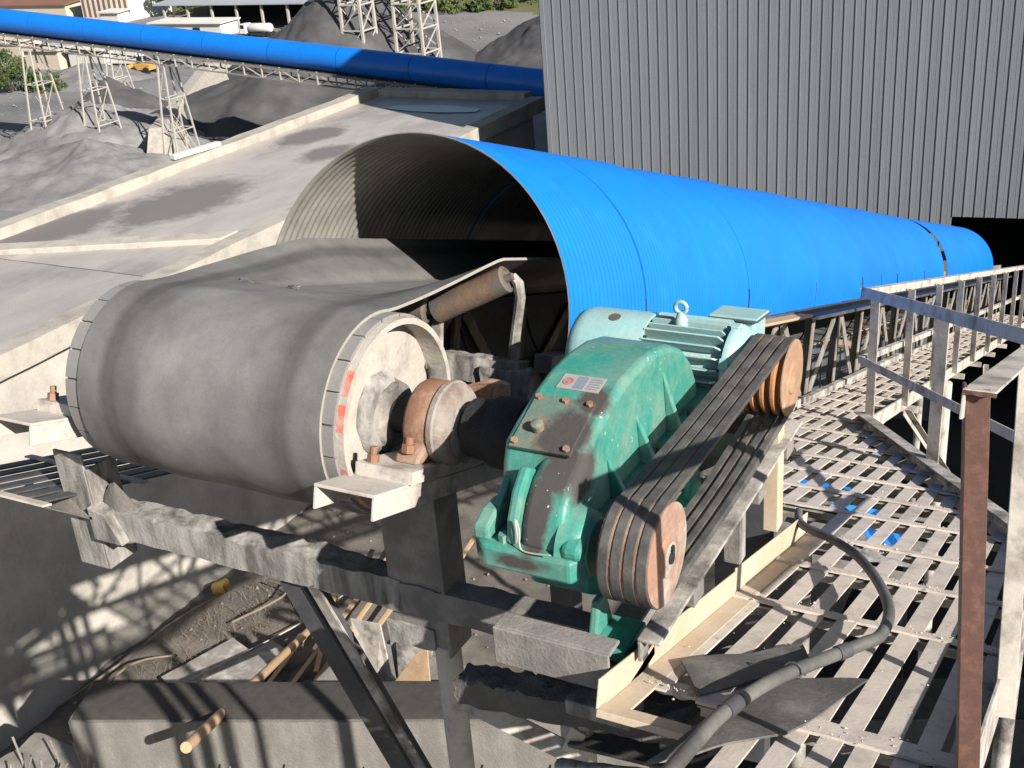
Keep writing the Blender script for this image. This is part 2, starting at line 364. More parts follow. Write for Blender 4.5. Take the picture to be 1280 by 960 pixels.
mb.prism(kb, RZ-.02, RZ+.055, lambda a, b, t: Vector((a, b, t))); build('roof_kerb', mb, 'parapet', st, bev=.01)
mb = MB(); mb.box((-10.7, -4, RZ-.3), (-8.2, 15.4, RZ-.06)); build('slab', mb, 'wall_concrete', st)
mb = MB(); sheet(mb, 0, 1, 0, 1, 1, 1, lambda x, y: 0); mb = MB()
vs = []; ny, nzz = 120, 20
for j in range(ny+1):
    for i in range(nzz+1):
        y = -4 + 19.4*j/ny; z = -7.0 + (RZ-.18+7.0)*i/nzz
        vs.append((-8.06 + .10*(1-i/nzz) + .012*fbm((0, y, z), .8, 6), y, z))
mb.add(vs, [(j*(nzz+1)+i, (j+1)*(nzz+1)+i, (j+1)*(nzz+1)+i+1, j*(nzz+1)+i+1) for j in range(ny) for i in range(nzz)])
build('wall', mb, 'wall_concrete', st, smooth=60)
mb = MB(); mb.box((-10.7, -4, -30), (-8.3, 15.35, RZ-.31)); build('core', mb, 'wall_concrete', st)
# wet patch and a white bar lying on the roof
mb = MB(); N = 26; c0 = Vector((-9.3, 14.75, RZ+.013)); vs = [c0]
for k in range(N):
    a = 2*PI*k/N; r = 1 + .35*nz((math.cos(a), math.sin(a), 0), 1.4, 5); vs.append(c0 + Vector((.8*r*math.cos(a), .2*r*math.sin(a), 0)))
mb.add(vs, [(0, 1+k, 1+(k+1) % N) for k in range(N)])
m = bpy.data.materials.new('wet_patch'); m.use_nodes = True; bs = m.node_tree.nodes['Principled BSDF']; bs.inputs['Base Color'].default_value = (.3, .33, .38, 1); bs.inputs['Roughness'].default_value = .25; MATS['wet_patch'] = m
structure('puddle', mb, 'wet_patch', 'pale wet patch on the far end of the flat roof')
mb = MB(); mb.bar((-10.9, 11.05, RZ+.16), (-10.78, 11.8, RZ+.16), .1, .06)
single('white_bar', mb, 'white_wall', 'short white bar lying on the roof parapet beside the divider wall', 'bar', (-10.84, 11.4, RZ+.12), bev=.008)

GS = 1.0
# ---------------------------------------------------------- far blue conveyor on trestles
T0, T1 = yd(-80, 48.1), yd(-14, 48.1)
def tz(x): return YZ + K*(14.7 - 7.25 - (x + 58.1)*.0845)
def tp(x, dy=0, dz=0): return Vector((x*K, (48.1+dy)*K, tz(x) + dz*K))
fc = thing('far_conveyor', 'long blue tubular conveyor gallery crossing the yard on trestles', 'conveyor', tp(-45))
RT = .62; xs = [-80 + 4.07*i for i in range(17)]
for i in range(16):
    a, b = tp(xs[i]), tp(xs[i+1]); d = b - a
    mb = MB(); L_ = d.length; prof = [(.02, RT*K*.985), (.02, RT*K), (L_-.02, RT*K), (L_-.02, RT*K*.985)]
    mb.lathe(a, d, prof, 28); build('hood_section', mb, 'far_blue', fc, smooth=40)
for sy in (-1, 1):
    mb = MB(); mb.bar(tp(-80, sy*.42, -.72), tp(-14, sy*.42, -.72), .16, .16); mb.bar(tp(-80, sy*.42, -1.25), tp(-14, sy*.42, -1.25), .1, .1); build('truss_chord', mb, 'dusty_steel', fc)
for i in range(54):
    x = -78 + i*1.12
    for sy in (-1, 1):
        mb = MB(); mb.bar(tp(x, sy*.44, -.62), tp(x, sy*.44, -1.25), .09, .09); build('truss_post', mb, 'trestle_paint', fc)
    mb = MB(); mb.bar(tp(x, -.44, -.72 if i % 2 else -1.22), tp(x+1.12, -.44, -1.22 if i % 2 else -.72), .06, .06)
    mb.bar(tp(x, -.44, -1.22), tp(x, .44, -1.22), .06, .06); build('truss_diagonal', mb, 'trestle_paint', fc)
mb = MB(); mb.bar(tp(-80, 0, -.66), tp(-14, 0, -.66), .9*K, .05); build('walk_floor', mb, 'dark_steel', fc)
def trestle(x, lab, y=48.1, top=None, wd=.9, sp=1.5, x0=None, nb=3, leg=.115):
    zt = tz(x) - 1.3*K if top is None else YZ + top*K
    o = thing('conveyor_trestle', lab, 'trestle', Vector((x*K, y*K, YZ)), group='trestles under the far conveyor')
    h = zt - YZ; f = {}
    for sx in (-1, 1):
        for sy in (-1, 1):
            p = Vector((x*K + sx*wd*.35*K, y*K + sy*.42*K, zt)); q = Vector((x*K + sx*wd*.8*K, y*K + sy*sp*.62*K, YZ)); f[sx, sy] = (p, q)
            mb = MB(); mb.bar(q, p, leg, leg); build('leg', mb, 'trestle_paint', o)
    mb = MB()
    lv = lambda k, t: f[k][1].lerp(f[k][0], t)
    ring = [(-1,-1), (1,-1), (1,1), (-1,1)]
    for i in range(nb+1):
        t = i/nb
        for a in range(4):
            A, B = ring[a], ring[(a+1) % 4]
            if i: mb.bar(lv(A, t), lv(B, t), leg*.6, leg*.6)
            if i < nb: mb.bar(lv(A, t), lv(B, t + 1/nb), leg*.4, leg*.4) if a % 2 == i % 2 else None
    build('bracing', mb, 'trestle_paint', o)
trestle(-56.4, 'leftmost pale trestle under the far conveyor beside the green bush')
trestle(-52.2, 'pale trestle between the leftmost one and the divider wall', wd=.8)
trestle(-46.6, 'trestle standing right at the near end of the concrete divider wall', wd=.6)
trestle(-30.5, 'trestle at the far corner of the flat roof in shade', wd=.6)
trestle(-66.2, 'short trestle beyond the dark cone of coal', y=63.4, top=3.4, wd=.5)
def tower(x, y, h, wd, lab):
    o = thing('lattice_tower', lab, 'tower', yd(x, y), group='pale lattice towers behind the far conveyor'); c = []
    for sx in (-1, 1):
        for sy in (-1, 1):
            mb = MB(); mb.bar(yd(x+sx*wd, y+sy*wd, 0), yd(x+sx*wd*.9, y+sy*wd*.9, h), .26, .26); build('leg', mb, 'trestle_paint', o)
    for i in range(5):
        mb = MB(); z0, z1 = h*i/5, h*(i+1)/5; q = [(-wd,-wd), (wd,-wd), (wd,wd), (-wd,wd)]
        for a in range(4):
            A, B = q[a], q[(a+1) % 4]
            mb.bar(yd(x+A[0], y+A[1], z1), yd(x+B[0], y+B[1], z1), .14, .14); mb.bar(yd(x+A[0], y+A[1], z0), yd(x+B[0], y+B[1], z1), .1, .1)
        build('bracing', mb, 'trestle_paint', o)
tower(-49.7, 70.2, 8.5, .85, 'lattice tower left of its pair behind the far blue conveyor')
tower(-46.2, 72, 8.2, 1.1, 'lattice tower right of its pair, in front of the grassy slope')

# ---------------------------------------------------------- yard: divider wall, heaps
mb = MB()
pr = [(-1.0, 0), (1.4, 0), (.25, 2.0), (-.45, 2.0)]
a, b = Vector((-47.2, 47.2)), Vector((-63.6, 71)); d = (b-a).normalized(); pd = Vector((-d.y, d.x)) * -1
N = 14
def dv(u, hgt, t):
    q = a.lerp(b, t) + pd*u; return yd(q.x, q.y, hgt*(1 - .25*t))
for i in range(N): mb.prism(pr, i/N, (i+1)/N - .0006, dv)
single('divider_wall', mb, 'parapet', 'long pale concrete divider wall between the coal heap and the gravel', 'wall', yd(-55, 59))
def heap(x, y, rx, ry, h, seed, m, lab, cat='heap', amp=.25, pw=1.):
    mb = MB(); mound(mb, yd(x, y, -.1), rx*K, ry*K, h*K, seed, 96, 44, amp, pw); single('coal_heap', mb, m, lab, cat, yd(x, y), smooth=70)
heap(-46.5, 58.5, 11.5, 10, 4.3, 1, 'coal_pile', 'dark coal heap right of the divider wall below the blue tube', pw=.9)
heap(-53, 73, 9.5, 9, 6.6, 2, 'coal_pile', 'tall dark coal heap rising above the far blue tube', pw=1.)
heap(-38, 80, 8.5, 8, 4.2, 3, 'coal_pile', 'dark coal heap in shade next to the grey building', amp=.2)
heap(-36, 75, 7, 5, 2.4, 31, 'coal_pile', 'low black heap at the left edge of the grey building', amp=.2)
heap(-49.5, 44.2, 8.5, 6, 2.2, 4, 'gravel_pile', 'broad pale gravel mound nearest the flat roof', amp=.35, pw=.8)
heap(-54.5, 49, 9, 6.5, 3., 5, 'gravel_pile', 'wide grey gravel mound left of the divider wall', amp=.4, pw=.8)
heap(-60.5, 57, 4.2, 4, 2.7, 6, 'coal_pile', 'small steep dark cone under the far conveyor', amp=.2)
heap(-74.5, 68, 6, 5, 1.3, 7, 'gravel_pile', 'low round grey mound by the white containers', amp=.3)
heap(-58, 54, 5.5, 4.5, 1.7, 8, 'gravel_pile', 'low rough mound at the foot of the dark cone', amp=.5)

rnd = random.Random(3); mb = MB()
for k in range(1600):
    x, y = rnd.uniform(-90, -34), rnd.uniform(38, 98); r_ = .07 + .22*rnd.random()**3; q = yd(x, y) + Vector((0, 0, r_*.4))
    mb.add([q + Vector((rnd.uniform(.6, 1.2)*r_*a, rnd.uniform(.6, 1.2)*r_*b, rnd.uniform(.5, 1)*r_*c_)) for a, b, c_ in ((1,0,0), (0,1,0), (-1,0,0), (0,-1,0), (0,0,1))], [(0,1,4), (1,2,4), (2,3,4), (3,0,4)])
single('yard_stones', mb, 'gravel_pile', 'loose stones scattered over the grey stockyard ground', 'stones', (-90, 90, YZ), kind='stuff')
# ---------------------------------------------------------- far buildings and vehicles
def house(lab, x0, x1, y0, y1, h, wall, roof, ridge=0., name='shed', rot=0, stripes=0, doors=()):
    o = thing(name, lab, 'building', yd((x0+x1)/2, (y0+y1)/2)); P = yd
    mb = MB(); mb.box(P(x0, y0, 0), P(x1, y1, h)); build('wall', mb, wall, o)
    mb = MB(); e = .25
    A = [P(x0-e, y0-e, h), P(x1+e, y0-e, h), P(x1+e, y1+e, h+ridge), P(x0-e, y1+e, h+ridge)]
    mb.add(A + [v + Vector((0, 0, .12*K)) for v in A], [(3,2,1,0),(4,5,6,7),(0,1,5,4),(1,2,6,5),(2,3,7,6),(3,0,4,7)]); build('roof', mb, roof, o)
    for k in range(stripes):
        x = x0 + (x1-x0)*(k+.5)/stripes; mb = MB(); mb.box(P(x-.16, y0-.04, h*.15), P(x+.16, y0, h*.95)); build('shutter', mb, 'brown_stripe', o)
    for a_, b_, z0, z1 in doors:
        mb = MB(); mb.box(P(a_, y0-.05, z0), P(b_, y0, z1)); build('door', mb, 'glass_dark', o)
    return o
house('white building with brown vertical shutters behind the far conveyor', -104, -97.2, 96.5, 103, 2.9, 'white_wall', 'white_wall', .1, stripes=9)
house('low white annex below the shuttered white building', -99.5, -97, 94.6, 96.2, 1.1, 'white_wall', 'white_wall', .1, name='annex')
house('pale shed with a red eave at the upper left corner', -120, -107, 97, 104, 1.6, 'cream_wall', 'brown_stripe', .6)
wh = thing('warehouse', 'open sided warehouse with wide grey roof behind the white tanker truck', 'building', yd(-77, 95))
mb = MB(); A = [yd(-88, 90.5, 2.3), yd(-66.5, 90.5, 2.3), yd(-66.5, 99.5, 3.1), yd(-88, 99.5, 3.1)]
mb.add(A + [v + Vector((0, 0, .2)) for v in A], [(3,2,1,0),(4,5,6,7),(0,1,5,4),(1,2,6,5),(2,3,7,6),(3,0,4,7)]); build('roof', mb, 'sheet_roof', wh)
mb = MB(); mb.box(yd(-88, 98.6, 0), yd(-66.5, 99, 3)); mb.box(yd(-66.7, 91, 0), yd(-66.5, 98.5, 2.5)); build('back_wall', mb, 'wall_dark', wh)
for x in (-87, -84, -81, -78, -75, -72, -69.5, -67): mb = MB(); mb.bar(yd(x, 90.9, 0), yd(x, 90.9, 2.35), .3, .3); build('post', mb, 'trestle_paint', wh)
house('small flat white block with one dark door in front of the warehouse', -85.5, -77, 87.2, 89.6, 1.15, 'white_wall', 'white_wall', .05, name='white_block', doors=((-80.3, -79.5, 0, .8),))
house('cream wall block behind the green bush at the left edge', -92, -86.5, 72.5, 75, 1.9, 'cream_wall', 'cream_wall', .1, name='block_house')
house('grey roofed hut with orange door beside the cream block', -85, -81.8, 73.5, 76, 1.3, 'sheet_roof', 'sheet_roof', .4, name='hut')
house('white container left of the yellow loader', -79.8, -75.9, 71.6, 73.4, 1.5, 'white_wall', 'white_wall', .05, name='container')
house('cream site cabin between hut and white container', -84.5, -80.6, 71.2, 72.6, 1.5, 'cream_wall', 'cream_wall', .05, name='cabin')
def lorry(nm, lab, x, y, tank, sc=1.):
    o = thing(nm, lab, 'truck', yd(x, y)); U = lambda a, b, c: yd(x, y) + Vector((a*sc, b*sc, c*sc))
    mb = MB(); mb.box(U(-2.6, -.55, .35), U(2.2, .55, .5)); build('chassis', mb, 'tyre', o)
    mb = MB(); mb.prism([(-2.9, .4), (-1.75, .4), (-1.75, 1.65), (-2.6, 1.65), (-2.85, 1.05)], -.62, .62, lambda a, b, t: U(a, t, b)); build('cab', mb, 'truck_white', o, bev=.06)
    mb = MB(); mb.box(U(-2.6, -.64, 1.05), U(-2.05, -.6, 1.5)); build('window', mb, 'glass_dark', o)
    mb = MB()
    if tank: mb.lathe(U(-1.5, 0, 1.1), (1, 0, 0), [(0, 0), (.05, .5), (.2, .6), (3.4, .6), (3.55, .5), (3.6, 0)], 18)
    else: mb.box(U(-1.6, -.65, .55), U(2.3, .65, 1.7))
    build('tank' if tank else 'cargo_box', mb, 'truck_white', o, smooth=35)
    for a in (-2.2, .9, 1.7):
        for s_ in (-1, 1): mb = MB(); mb.lathe(U(a, s_*.5 - .1, .35), (0, 1, 0), [(0, 0), (0, .33), (.2, .33), (.2, 0)], 14); build('wheel', mb, 'tyre', o)
    return o
lorry('tanker_truck', 'white tanker truck parked in front of the grey roofed warehouse', -72.6, 87.3, True, 1.05)
lorry('box_truck', 'white box truck parked between container and yellow loader', -74.6, 72.6, False, 1.1)
ld = thing('wheel_loader', 'yellow wheel loader with raised bucket behind the dark cone', 'loader', yd(-70.6, 70)); U = lambda a, b, c: yd(-70.6, 70) + Vector((a, b, c))
mb = MB(); mb.prism([(-.3,.6),(2.0,.6),(2.1,1.25),(.9,1.4),(-.3,1.3)], -.55, .55, lambda a, b, t: U(a, t, b)); build('body', mb, 'loader_yellow', ld, bev=.05)
mb = MB(); mb.prism([(.1,1.3),(.9,1.35),(.8,2.1),(.2,2.1)], -.45, .45, lambda a, b, t: U(a, t, b)); build('cab', mb, 'glass_dark', ld)
mb = MB(); mb.prism([(-1.7,.2),(-1.0,.25),(-.9,1.0),(-1.1,1.2),(-1.25,.6)], -.8, .8, lambda a, b, t: U(a, t, b)); build('bucket', mb, 'loader_yellow', ld)
mb = MB(); [mb.bar(U(-1.1, s_*.4, .7), U(.2, s_*.4, 1.25), .12, .18) for s_ in (-1, 1)]; build('lift_arm', mb, 'loader_yellow', ld)
for a in (-.35, 1.5):
    for s_ in (-1, 1): mb = MB(); mb.lathe(U(a, s_*.55 - .15, .48), (0, 1, 0), [(0, 0), (0, .48), (.3, .48), (.3, 0)], 16); build('wheel', mb, 'tyre', ld)

# ---------------------------------------------------------- bushes and trees
def leaves(mb, c, rx, ry, rz, n, size, seed, clumps=26):
    rnd = random.Random(seed); cl = []
    for i in range(clumps):
        u = Vector((rnd.gauss(0, 1), rnd.gauss(0, 1), rnd.gauss(0, 1))).normalized(); r = rnd.random()**.4
        cl.append((Vector((u.x*rx*r, u.y*ry*r, u.z*rz*r)), rnd.uniform(.18, .42)))
    for i in range(n):
        cc, cr = rnd.choice(cl); u = Vector((rnd.gauss(0, 1), rnd.gauss(0, 1), rnd.gauss(0, 1))).normalized() * rnd.random()**.5
        p = Vector(c) + cc + Vector((u.x*rx*cr, u.y*ry*cr, u.z*rz*cr)); s = size*rnd.uniform(.6, 1.4)
        a = Vector((rnd.gauss(0, 1), rnd.gauss(0, 1), rnd.gauss(0, 1))).normalized(); b_ = a.orthogonal().normalized()
        mb.add([p - a*s, p + b_*s*.5, p + a*s, p - b_*s*.5], [(0, 1, 2, 3)])
def bush(x, y, rx, ry, rz, n, lab, seed, m='bush_leaf', trunk=None, name='bush', cat='bush', size=.16):
    b0 = yd(x, y); o = thing(name, lab, cat, b0); h = trunk or 0
    mb = MB(); leaves(mb, b0 + Vector((0, 0, h + rz*.8)), rx, ry, rz, n, size, seed); build('crown' if trunk else 'foliage', mb, m, o)
    mb = MB(); rnd = random.Random(seed)
    if trunk:
        mb.tube([b0, b0 + Vector((.1, 0, h*.6)), b0 + Vector((0, .1, h + rz))], [.22, .17, .06], 8)
        for k in range(5):
            a = rnd.uniform(0, 6.28); mb.tube([b0 + Vector((0, 0, h*.8 + k*.15)), b0 + Vector((math.cos(a)*rx*.6, math.sin(a)*ry*.6, h + rz*.9))], [.1, .03], 6)
    else:
        for k in range(6): a = rnd.uniform(0, 6.28); mb.tube([b0, b0 + Vector((math.cos(a)*rx*.5, math.sin(a)*ry*.5, rz))], [.06, .02], 5)
    build('trunk' if trunk else 'stem', mb, 'bark', o)
bush(-76.5, 62.5, 3.4, 2.8, 2.4, 2600, 'large green bush at the left edge behind the leftmost trestle', 1)
bush(-73.6, 63.4, 2.4, 1.8, 1.2, 1000, 'lower green bush right of the large one', 2)
bush(-81, 66.5, 3, 2.5, 2.2, 1200, 'green bush in front of the cream block', 3)
bush(-93.5, 99, 4.2, 3, 3.4, 1900, 'broad green tree left behind the grey roofed warehouse', 4, 'tree_leaf', 1.6, 'tree', 'tree', .3)
bush(-88.5, 101, 4.4, 3, 3., 1600, 'broad green tree touching the left end of the warehouse', 5, 'tree_leaf', 1.8, 'tree', 'tree', .3)
sp = [(-66.5, 101, 2.6), (-63.7, 101.5, 2.2), (-60.6, 100.3, 2.9), (-57.6, 101.3, 2.1), (-55.2, 102.3, 2.6), (-52.7, 102.8, 2.2)]
ll = ['leftmost green bush on the slope beside the warehouse', 'second green bush from the warehouse on the slope', 'green bush above the right lattice tower', 'small bush halfway along the slope', 'olive bush near the right end of the slope', 'rightmost bush on the slope nearest the grey building']
for i, (x, y, r) in enumerate(sp): bush(x, y, r, r*.8, r*.62, 700, ll[i], 20+i, size=.24)
# ================================================================== MACHINERY (conveyor frame: x across, s along, n off the belt line)
PX, PS, PN = -3.208, 3.956, -.861          # head pulley centre
# ---------------------------------------------------------- belt
m = MATS['rubber_belt']; nn_ = m.node_tree.nodes; LL = m.node_tree.links
hv = [x for x in nn_ if x.type == 'HUE_SAT'][0]; src = hv.inputs['Color'].links[0].from_socket
tc = nn_.new('ShaderNodeTexCoord'); sx = nn_.new('ShaderNodeSeparateXYZ'); LL.new(tc.outputs['Object'], sx.inputs[0])
cr = nn_.new('ShaderNodeValToRGB'); mr = nn_.new('ShaderNodeMapRange'); mr.inputs['From Min'].default_value = -.65; mr.inputs['From Max'].default_value = .65
nz0 = nn_.new('ShaderNodeTexNoise'); nz0.inputs['Scale'].default_value = 3; LL.new(tc.outputs['Object'], nz0.inputs['Vector'])
ma = nn_.new('ShaderNodeMath'); ma.operation = 'MULTIPLY_ADD'; ma.inputs[1].default_value = .05; LL.new(nz0.outputs['Fac'], ma.inputs[0]); LL.new(sx.outputs[0], ma.inputs[2])
LL.new(ma.outputs[0], mr.inputs['Value']); LL.new(mr.outputs[0], cr.inputs[0])
el = cr.color_ramp.elements; el[0].position = 0; el[0].color = (.9, .9, .9, 1); el[1].position = 1; el[1].color = (.95, .95, .95, 1)
for ps, v in ((.115, .92), (.15, .5), (.185, .52), (.215, .8), (.28, .86), (.32, 1.08), (.5, 1.2), (.7, 1.1), (.79, .78), (.83, .55), (.86, .6), (.9, .92)):
    e = el.new(ps); e.color = (v, v, v, 1)
mx = nn_.new('ShaderNodeMix'); mx.data_type = 'RGBA'; mx.blend_type = 'MULTIPLY'; mx.inputs[0].default_value = 1
LL.new(src, mx.inputs[6]); LL.new(cr.outputs[0], mx.inputs[7]); LL.new(mx.outputs[2], hv.inputs['Color'])
def trough(s):
    t = max(0, min(1, (s - 3.98) / .98)); return math.asin(math.sin(R(27)) * (t*.85 + .15*t*t*(3-2*t)))
us = [-.625 + 1.24*i/44 for i in range(45)]
rows = []
ss = [22, 16, 11, 8, 7, 6.4, 6, 5.6, 5.3] + [5.1 - .06*i for i in range(20)]
for s in ss:
    a = trough(s); row = []
    sag = .004*math.sin(min(1, max(0, (s-4.0)/1.0))*PI)
    for u in us:
        v = abs(u); k = max(0, v-.2); x = math.copysign(min(v, .2) + k*math.cos(a), u) if v > 1e-9 else 0
        row.append((x, s, -.449 + k*math.sin(a) - sag*max(0, 1-3*k)))
    rows.append(row)
for i in range(1, 41):
    a = PI/2 + PI*i/40; row = []
    for u in us:
        r = .412 + .006*math.exp(-((abs(u)-.25)/.12)**2) - .004*math.exp(-((abs(u)-.43)/.03)**2); row.append((u, PS + r*math.cos(a), PN + r*math.sin(a)))
    rows.append(row)
for s, dn in ((4.3, -.01), (5, .13), (7, .16), (12, .16), (22, .16)): rows.append([(u, s, PN - .412 + dn) for u in us])
mb = MB(); nu = len(us)
def off(rw, i, j, d):
    p = Vector(rows[i][j]); a = Vector(rows[min(i+1, len(rows)-1)][j]) - Vector(rows[max(i-1, 0)][j]); b = Vector(rows[i][min(j+1, nu-1)]) - Vector(rows[i][max(j-1, 0)])
    n = b.cross(a).normalized(); return p + n*d
nr = len(rows)
top = [Vector(rows[i][j]) + Vector((PX, 0, 0)) for i in range(nr) for j in range(nu)]
tst = (off(rows, 5, 22, .01) - Vector(rows[5][22])).z; sg = -1 if tst > 0 else 1
bot = [off(rows, i, j, .013*sg) + Vector((PX, 0, 0)) for i in range(nr) for j in range(nu)]
fs = []; mi = []
for i in range(nr-1):
    for j in range(nu-1):
        a = i*nu+j; fs.append((a, a+1, a+nu+1, a+nu)); mi.append(0); o = nr*nu; fs.append((o+a, o+a+nu, o+a+nu+1, o+a+1)); mi.append(0)
    for j in (0, nu-1):
        a = i*nu+j; o = nr*nu; fs.append((a, a+nu, o+a+nu, o+a)); mi.append(1)
mb.add(top + bot, fs); mb.mi = mi
single('conveyor_belt', mb, ['rubber_belt', 'belt_edge'], 'wide worn grey rubber conveyor belt wrapped round the big head pulley', 'conveyor belt', (PX, PS, PN+.412), True, smooth=50)
# two lumps of coal on the belt
def lump(s, u, r, lab, seed):
    bm = bmesh.new(); bmesh.ops.create_icosphere(bm, subdivisions=2, radius=r)
    for v in bm.verts: v.co *= 1 + .7*nz(v.co, 1.3/r, seed); v.co.z *= .55; v.co.x *= 1.5
    mb = MB(); mb.add([v.co + Vector((PX+u, s, -.452 + r*.35)) for v in bm.verts], [[v.index for v in f.verts] for f in bm.faces]); bm.free()
    single('coal_lump', mb, 'coal_shine', lab, 'coal', (PX+u, s, -.452), True)
lump(4.24, -.33, .035, 'larger shiny coal lump lying on the left part of the belt', 3)
lump(4.31, -.12, .022, 'smaller dark coal lump on the belt nearer the roller', 8)

# ---------------------------------------------------------- head pulley
pu = thing('head_pulley', 'big drum pulley with pale end disc and lagging plates inside the belt', 'pulley', (PX, PS, PN), True)
C0 = (PX, PS, PN); AX = (1, 0, 0); REF = (0, 1, 0)
mb = MB(); mb.lathe((-3.915, PS, PN), AX, [(0, .36), (0, .386), (1.413, .386), (1.413, .362), (1.30, .360), (.12, .360), (0, .36)], 72, ref=REF); build('shell', mb, 'disc_paint', pu, smooth=40)
NL = 20; lag0 = None
for k in range(NL):
    a0 = 2*PI*k/NL + .006; a1 = 2*PI*(k+1)/NL - .012 - .01*random.random()
    mb = MB(); mb.lathe((-3.913, PS, PN), AX, [(0, .3865), (0, .4), (1.374, .4), (1.374, .3865)], 6, a0=a0, a1=a1, ref=REF)
    n = 7
    for e in (0, 6): mb.f.append([e, n+e, 2*n+e, 3*n+e]); mb.mi.append(0)
    build('lagging_plate', mb, 'lagging', pu, smooth=30)
for x in (-2.60, -3.83):
    mb = MB(); mb.lathe((x, PS, PN), AX, [(-.012, .0), (-.012, .362), (.0, .362), (.004, .34), (.004, .13), (.006, 0)], 64, ref=REF); build('end_disc', mb, 'disc_paint', pu, smooth=40)
mb = MB(); mb.lathe((-2.60, PS, PN), AX, [(0, .15), (.02, .145), (.075, .13), (.085, .12), (.085, .0)], 40, ref=REF); build('hub', mb, 'cream_dusty', pu, smooth=40)
mb = MB(); mb.lathe((-4.06, PS, PN), AX, [(0, 0), (0, .07), (2.11, .07), (2.11, 0)], 28, ref=REF); build('shaft', mb, 'grease', pu, smooth=40)
for a0, a1 in ((148, 163), (168, 183), (206, 222), (228, 243)):
    mb = MB(); mb.lathe((-2.536, PS, PN), AX, [(0, .3863), (.033, .3875), (.0345, .375)], 5, a0=R(a0), a1=R(a1), ref=REF); build('paint_mark', mb, 'red_paint', pu)
mb = MB()                                                           # dust caked low inside the rim and round the hub
mb.lathe((-2.594, PS, PN), AX, [(0, .355), (.02, .33), (.05, .34), (.085, .359)], 14, a0=R(-28), a1=R(30), ref=REF)
for i, v in enumerate(mb.v): mb.v[i] = v + Vector((abs(nz(v, 14))*.03, nz(v, 12, 3)*.012, nz(v, 12, 5)*.012))
build('dust_cake', mb, 'dusty_steel', pu, smooth=60)
mb = MB(); mb.lathe((-2.594, PS, PN), AX, [(0, .175), (.03, .165), (.055, .15), (.06, .132)], 26, a0=R(95), a1=R(265), ref=REF)
for i, v in enumerate(mb.v): mb.v[i] = v + Vector((nz(v, 14)*.012, nz(v, 12, 3)*.02, nz(v, 12, 5)*.02))
build('dust_cake', mb, 'concrete_steel', pu, smooth=60)

# ---------------------------------------------------------- bearing blocks
def bearing(x, lab, sgn, q=1.):
    o = thing('bearing_block', lab, 'bearing', (x, PS, -1.05), True, 'bearing blocks carrying the pulley shaft'); A = (sgn, 0, 0)
    mb = MB(); mb.lathe((x - .06*sgn, PS, PN), A, [(0, .07), (0, .14*q), (.006, .156*q), (.02, .164*q), (.09, .164*q), (.112, .156*q)], 44, ref=REF); build('housing', mb, 'rust', o, smooth=40)
    mb = MB(); mb.lathe((x + .05*sgn, PS, PN), A, [(0, .15*q), (.004, .168*q), (.026, .17*q), (.032, .162*q), (.05, .158*q), (.066, .14*q), (.07, .1*q), (.066, .0)], 44, ref=REF)
    build('end_cover', mb, 'bearing_dust', o, smooth=40)
    mb = MB(); mb.lathe((x + .118*sgn, PS+.03, PN-.03), A, [(0, .115*q), (.012, .10*q), (.018, .06*q), (.02, 0)], 30, ref=REF)
    for i, v in enumerate(mb.v): mb.v[i] = v + Vector((abs(nz(v, 16))*.012, nz(v, 12, 3)*.022, nz(v, 12, 5)*.022))
    build('grease_cake', mb, 'concrete_steel', o, smooth=60)
    mb = MB(); mb.prism([(-.2, -1.0), (.2, -1.0), (.19, -.97), (.155, -.945), (.14, -.88), (-.14, -.88), (-.155, -.945), (-.19, -.97)], x-.058, x+.048, lambda a, b, t: Vector((t, PS+a, b))); build('foot', mb, 'rust', o, bev=.012)
    mb = MB(); rough_box(mb, (x-.16, PS-.3, -1.05), (x+.09, PS+.3, -1.0), 8, 14, 3, .003, 14); build('base_plate', mb, 'cream_paint', o, smooth=40)
    for ds in (-.18, .18):
        mb = MB(); mb.hexa((x-.005, PS+ds, -.96), (0, 0, 1), .028, .032); mb.tube([(x-.005, PS+ds, -.93), (x-.005, PS+ds, -.9)], .016, 10); build('bolt', mb, 'rust', o)
    for ds in (-.26,):
        mb = MB(); mb.hexa((x-.11, PS+ds, -1.0), (0, 0, 1), .024, .03); mb.tube([(x-.11, PS+ds, -.98), (x-.11, PS+ds, -.94)], .014, 10); build('bolt', mb, 'rust', o)
bearing(-2.34, 'rusty bearing block with dusty round cover at the near end of the pulley shaft', 1)
bearing(-4.03, 'bearing block in shade at the far left end of the pulley shaft', -1, .66)

# ---------------------------------------------------------- head frame
hf = thing('pulley_support', 'dust caked steel frame of beams and columns carrying the head pulley', 'frame', (-3.2, 3.35, -3.0))
F = lambda x, s, n: csn(x, s, n)
def chan_prism(mb, x0, x1, s0, s1, n1, h, t=.012):
    for a, b, c_, d in ((x0, x1, n1-t, n1), (x0, x0+t, n1-h, n1-t), (x1-t, x1, n1-h, n1-t)):
        vs = [F(x, s, n) for n in (c_, d) for x, s in ((a, s0), (b, s0), (b, s1), (a, s1))]
        mb.add(vs, [(0,3,2,1),(4,5,6,7),(0,1,5,4),(1,2,6,5),(2,3,7,6),(3,0,4,7)])
for x0, x1 in ((-2.53, -2.265), (-4.22, -3.98)):
    mb = MB(); chan_prism(mb, x0, x1, 3.44, 4.9, -1.05, .095, .013); build('bearing_channel', mb, 'cream_paint', hf, bev=.003)
mb = MB(); mb.box((-4.38, 3.315, -3.06), (-4.2, 3.33, -2.44)); mb.box((-4.2, 3.316, -3.06), (-4.185, 3.5, -2.52)); build('column', mb, 'concrete_steel', hf, bev=.004)
mb = MB(); rough_box(mb, (-4.19, 3.33, -2.87), (-2.5, 3.46, -2.735), 60, 6, 6, .007, 9, 2, .03); build('cross_beam', mb, 'concrete_steel', hf, smooth=50)
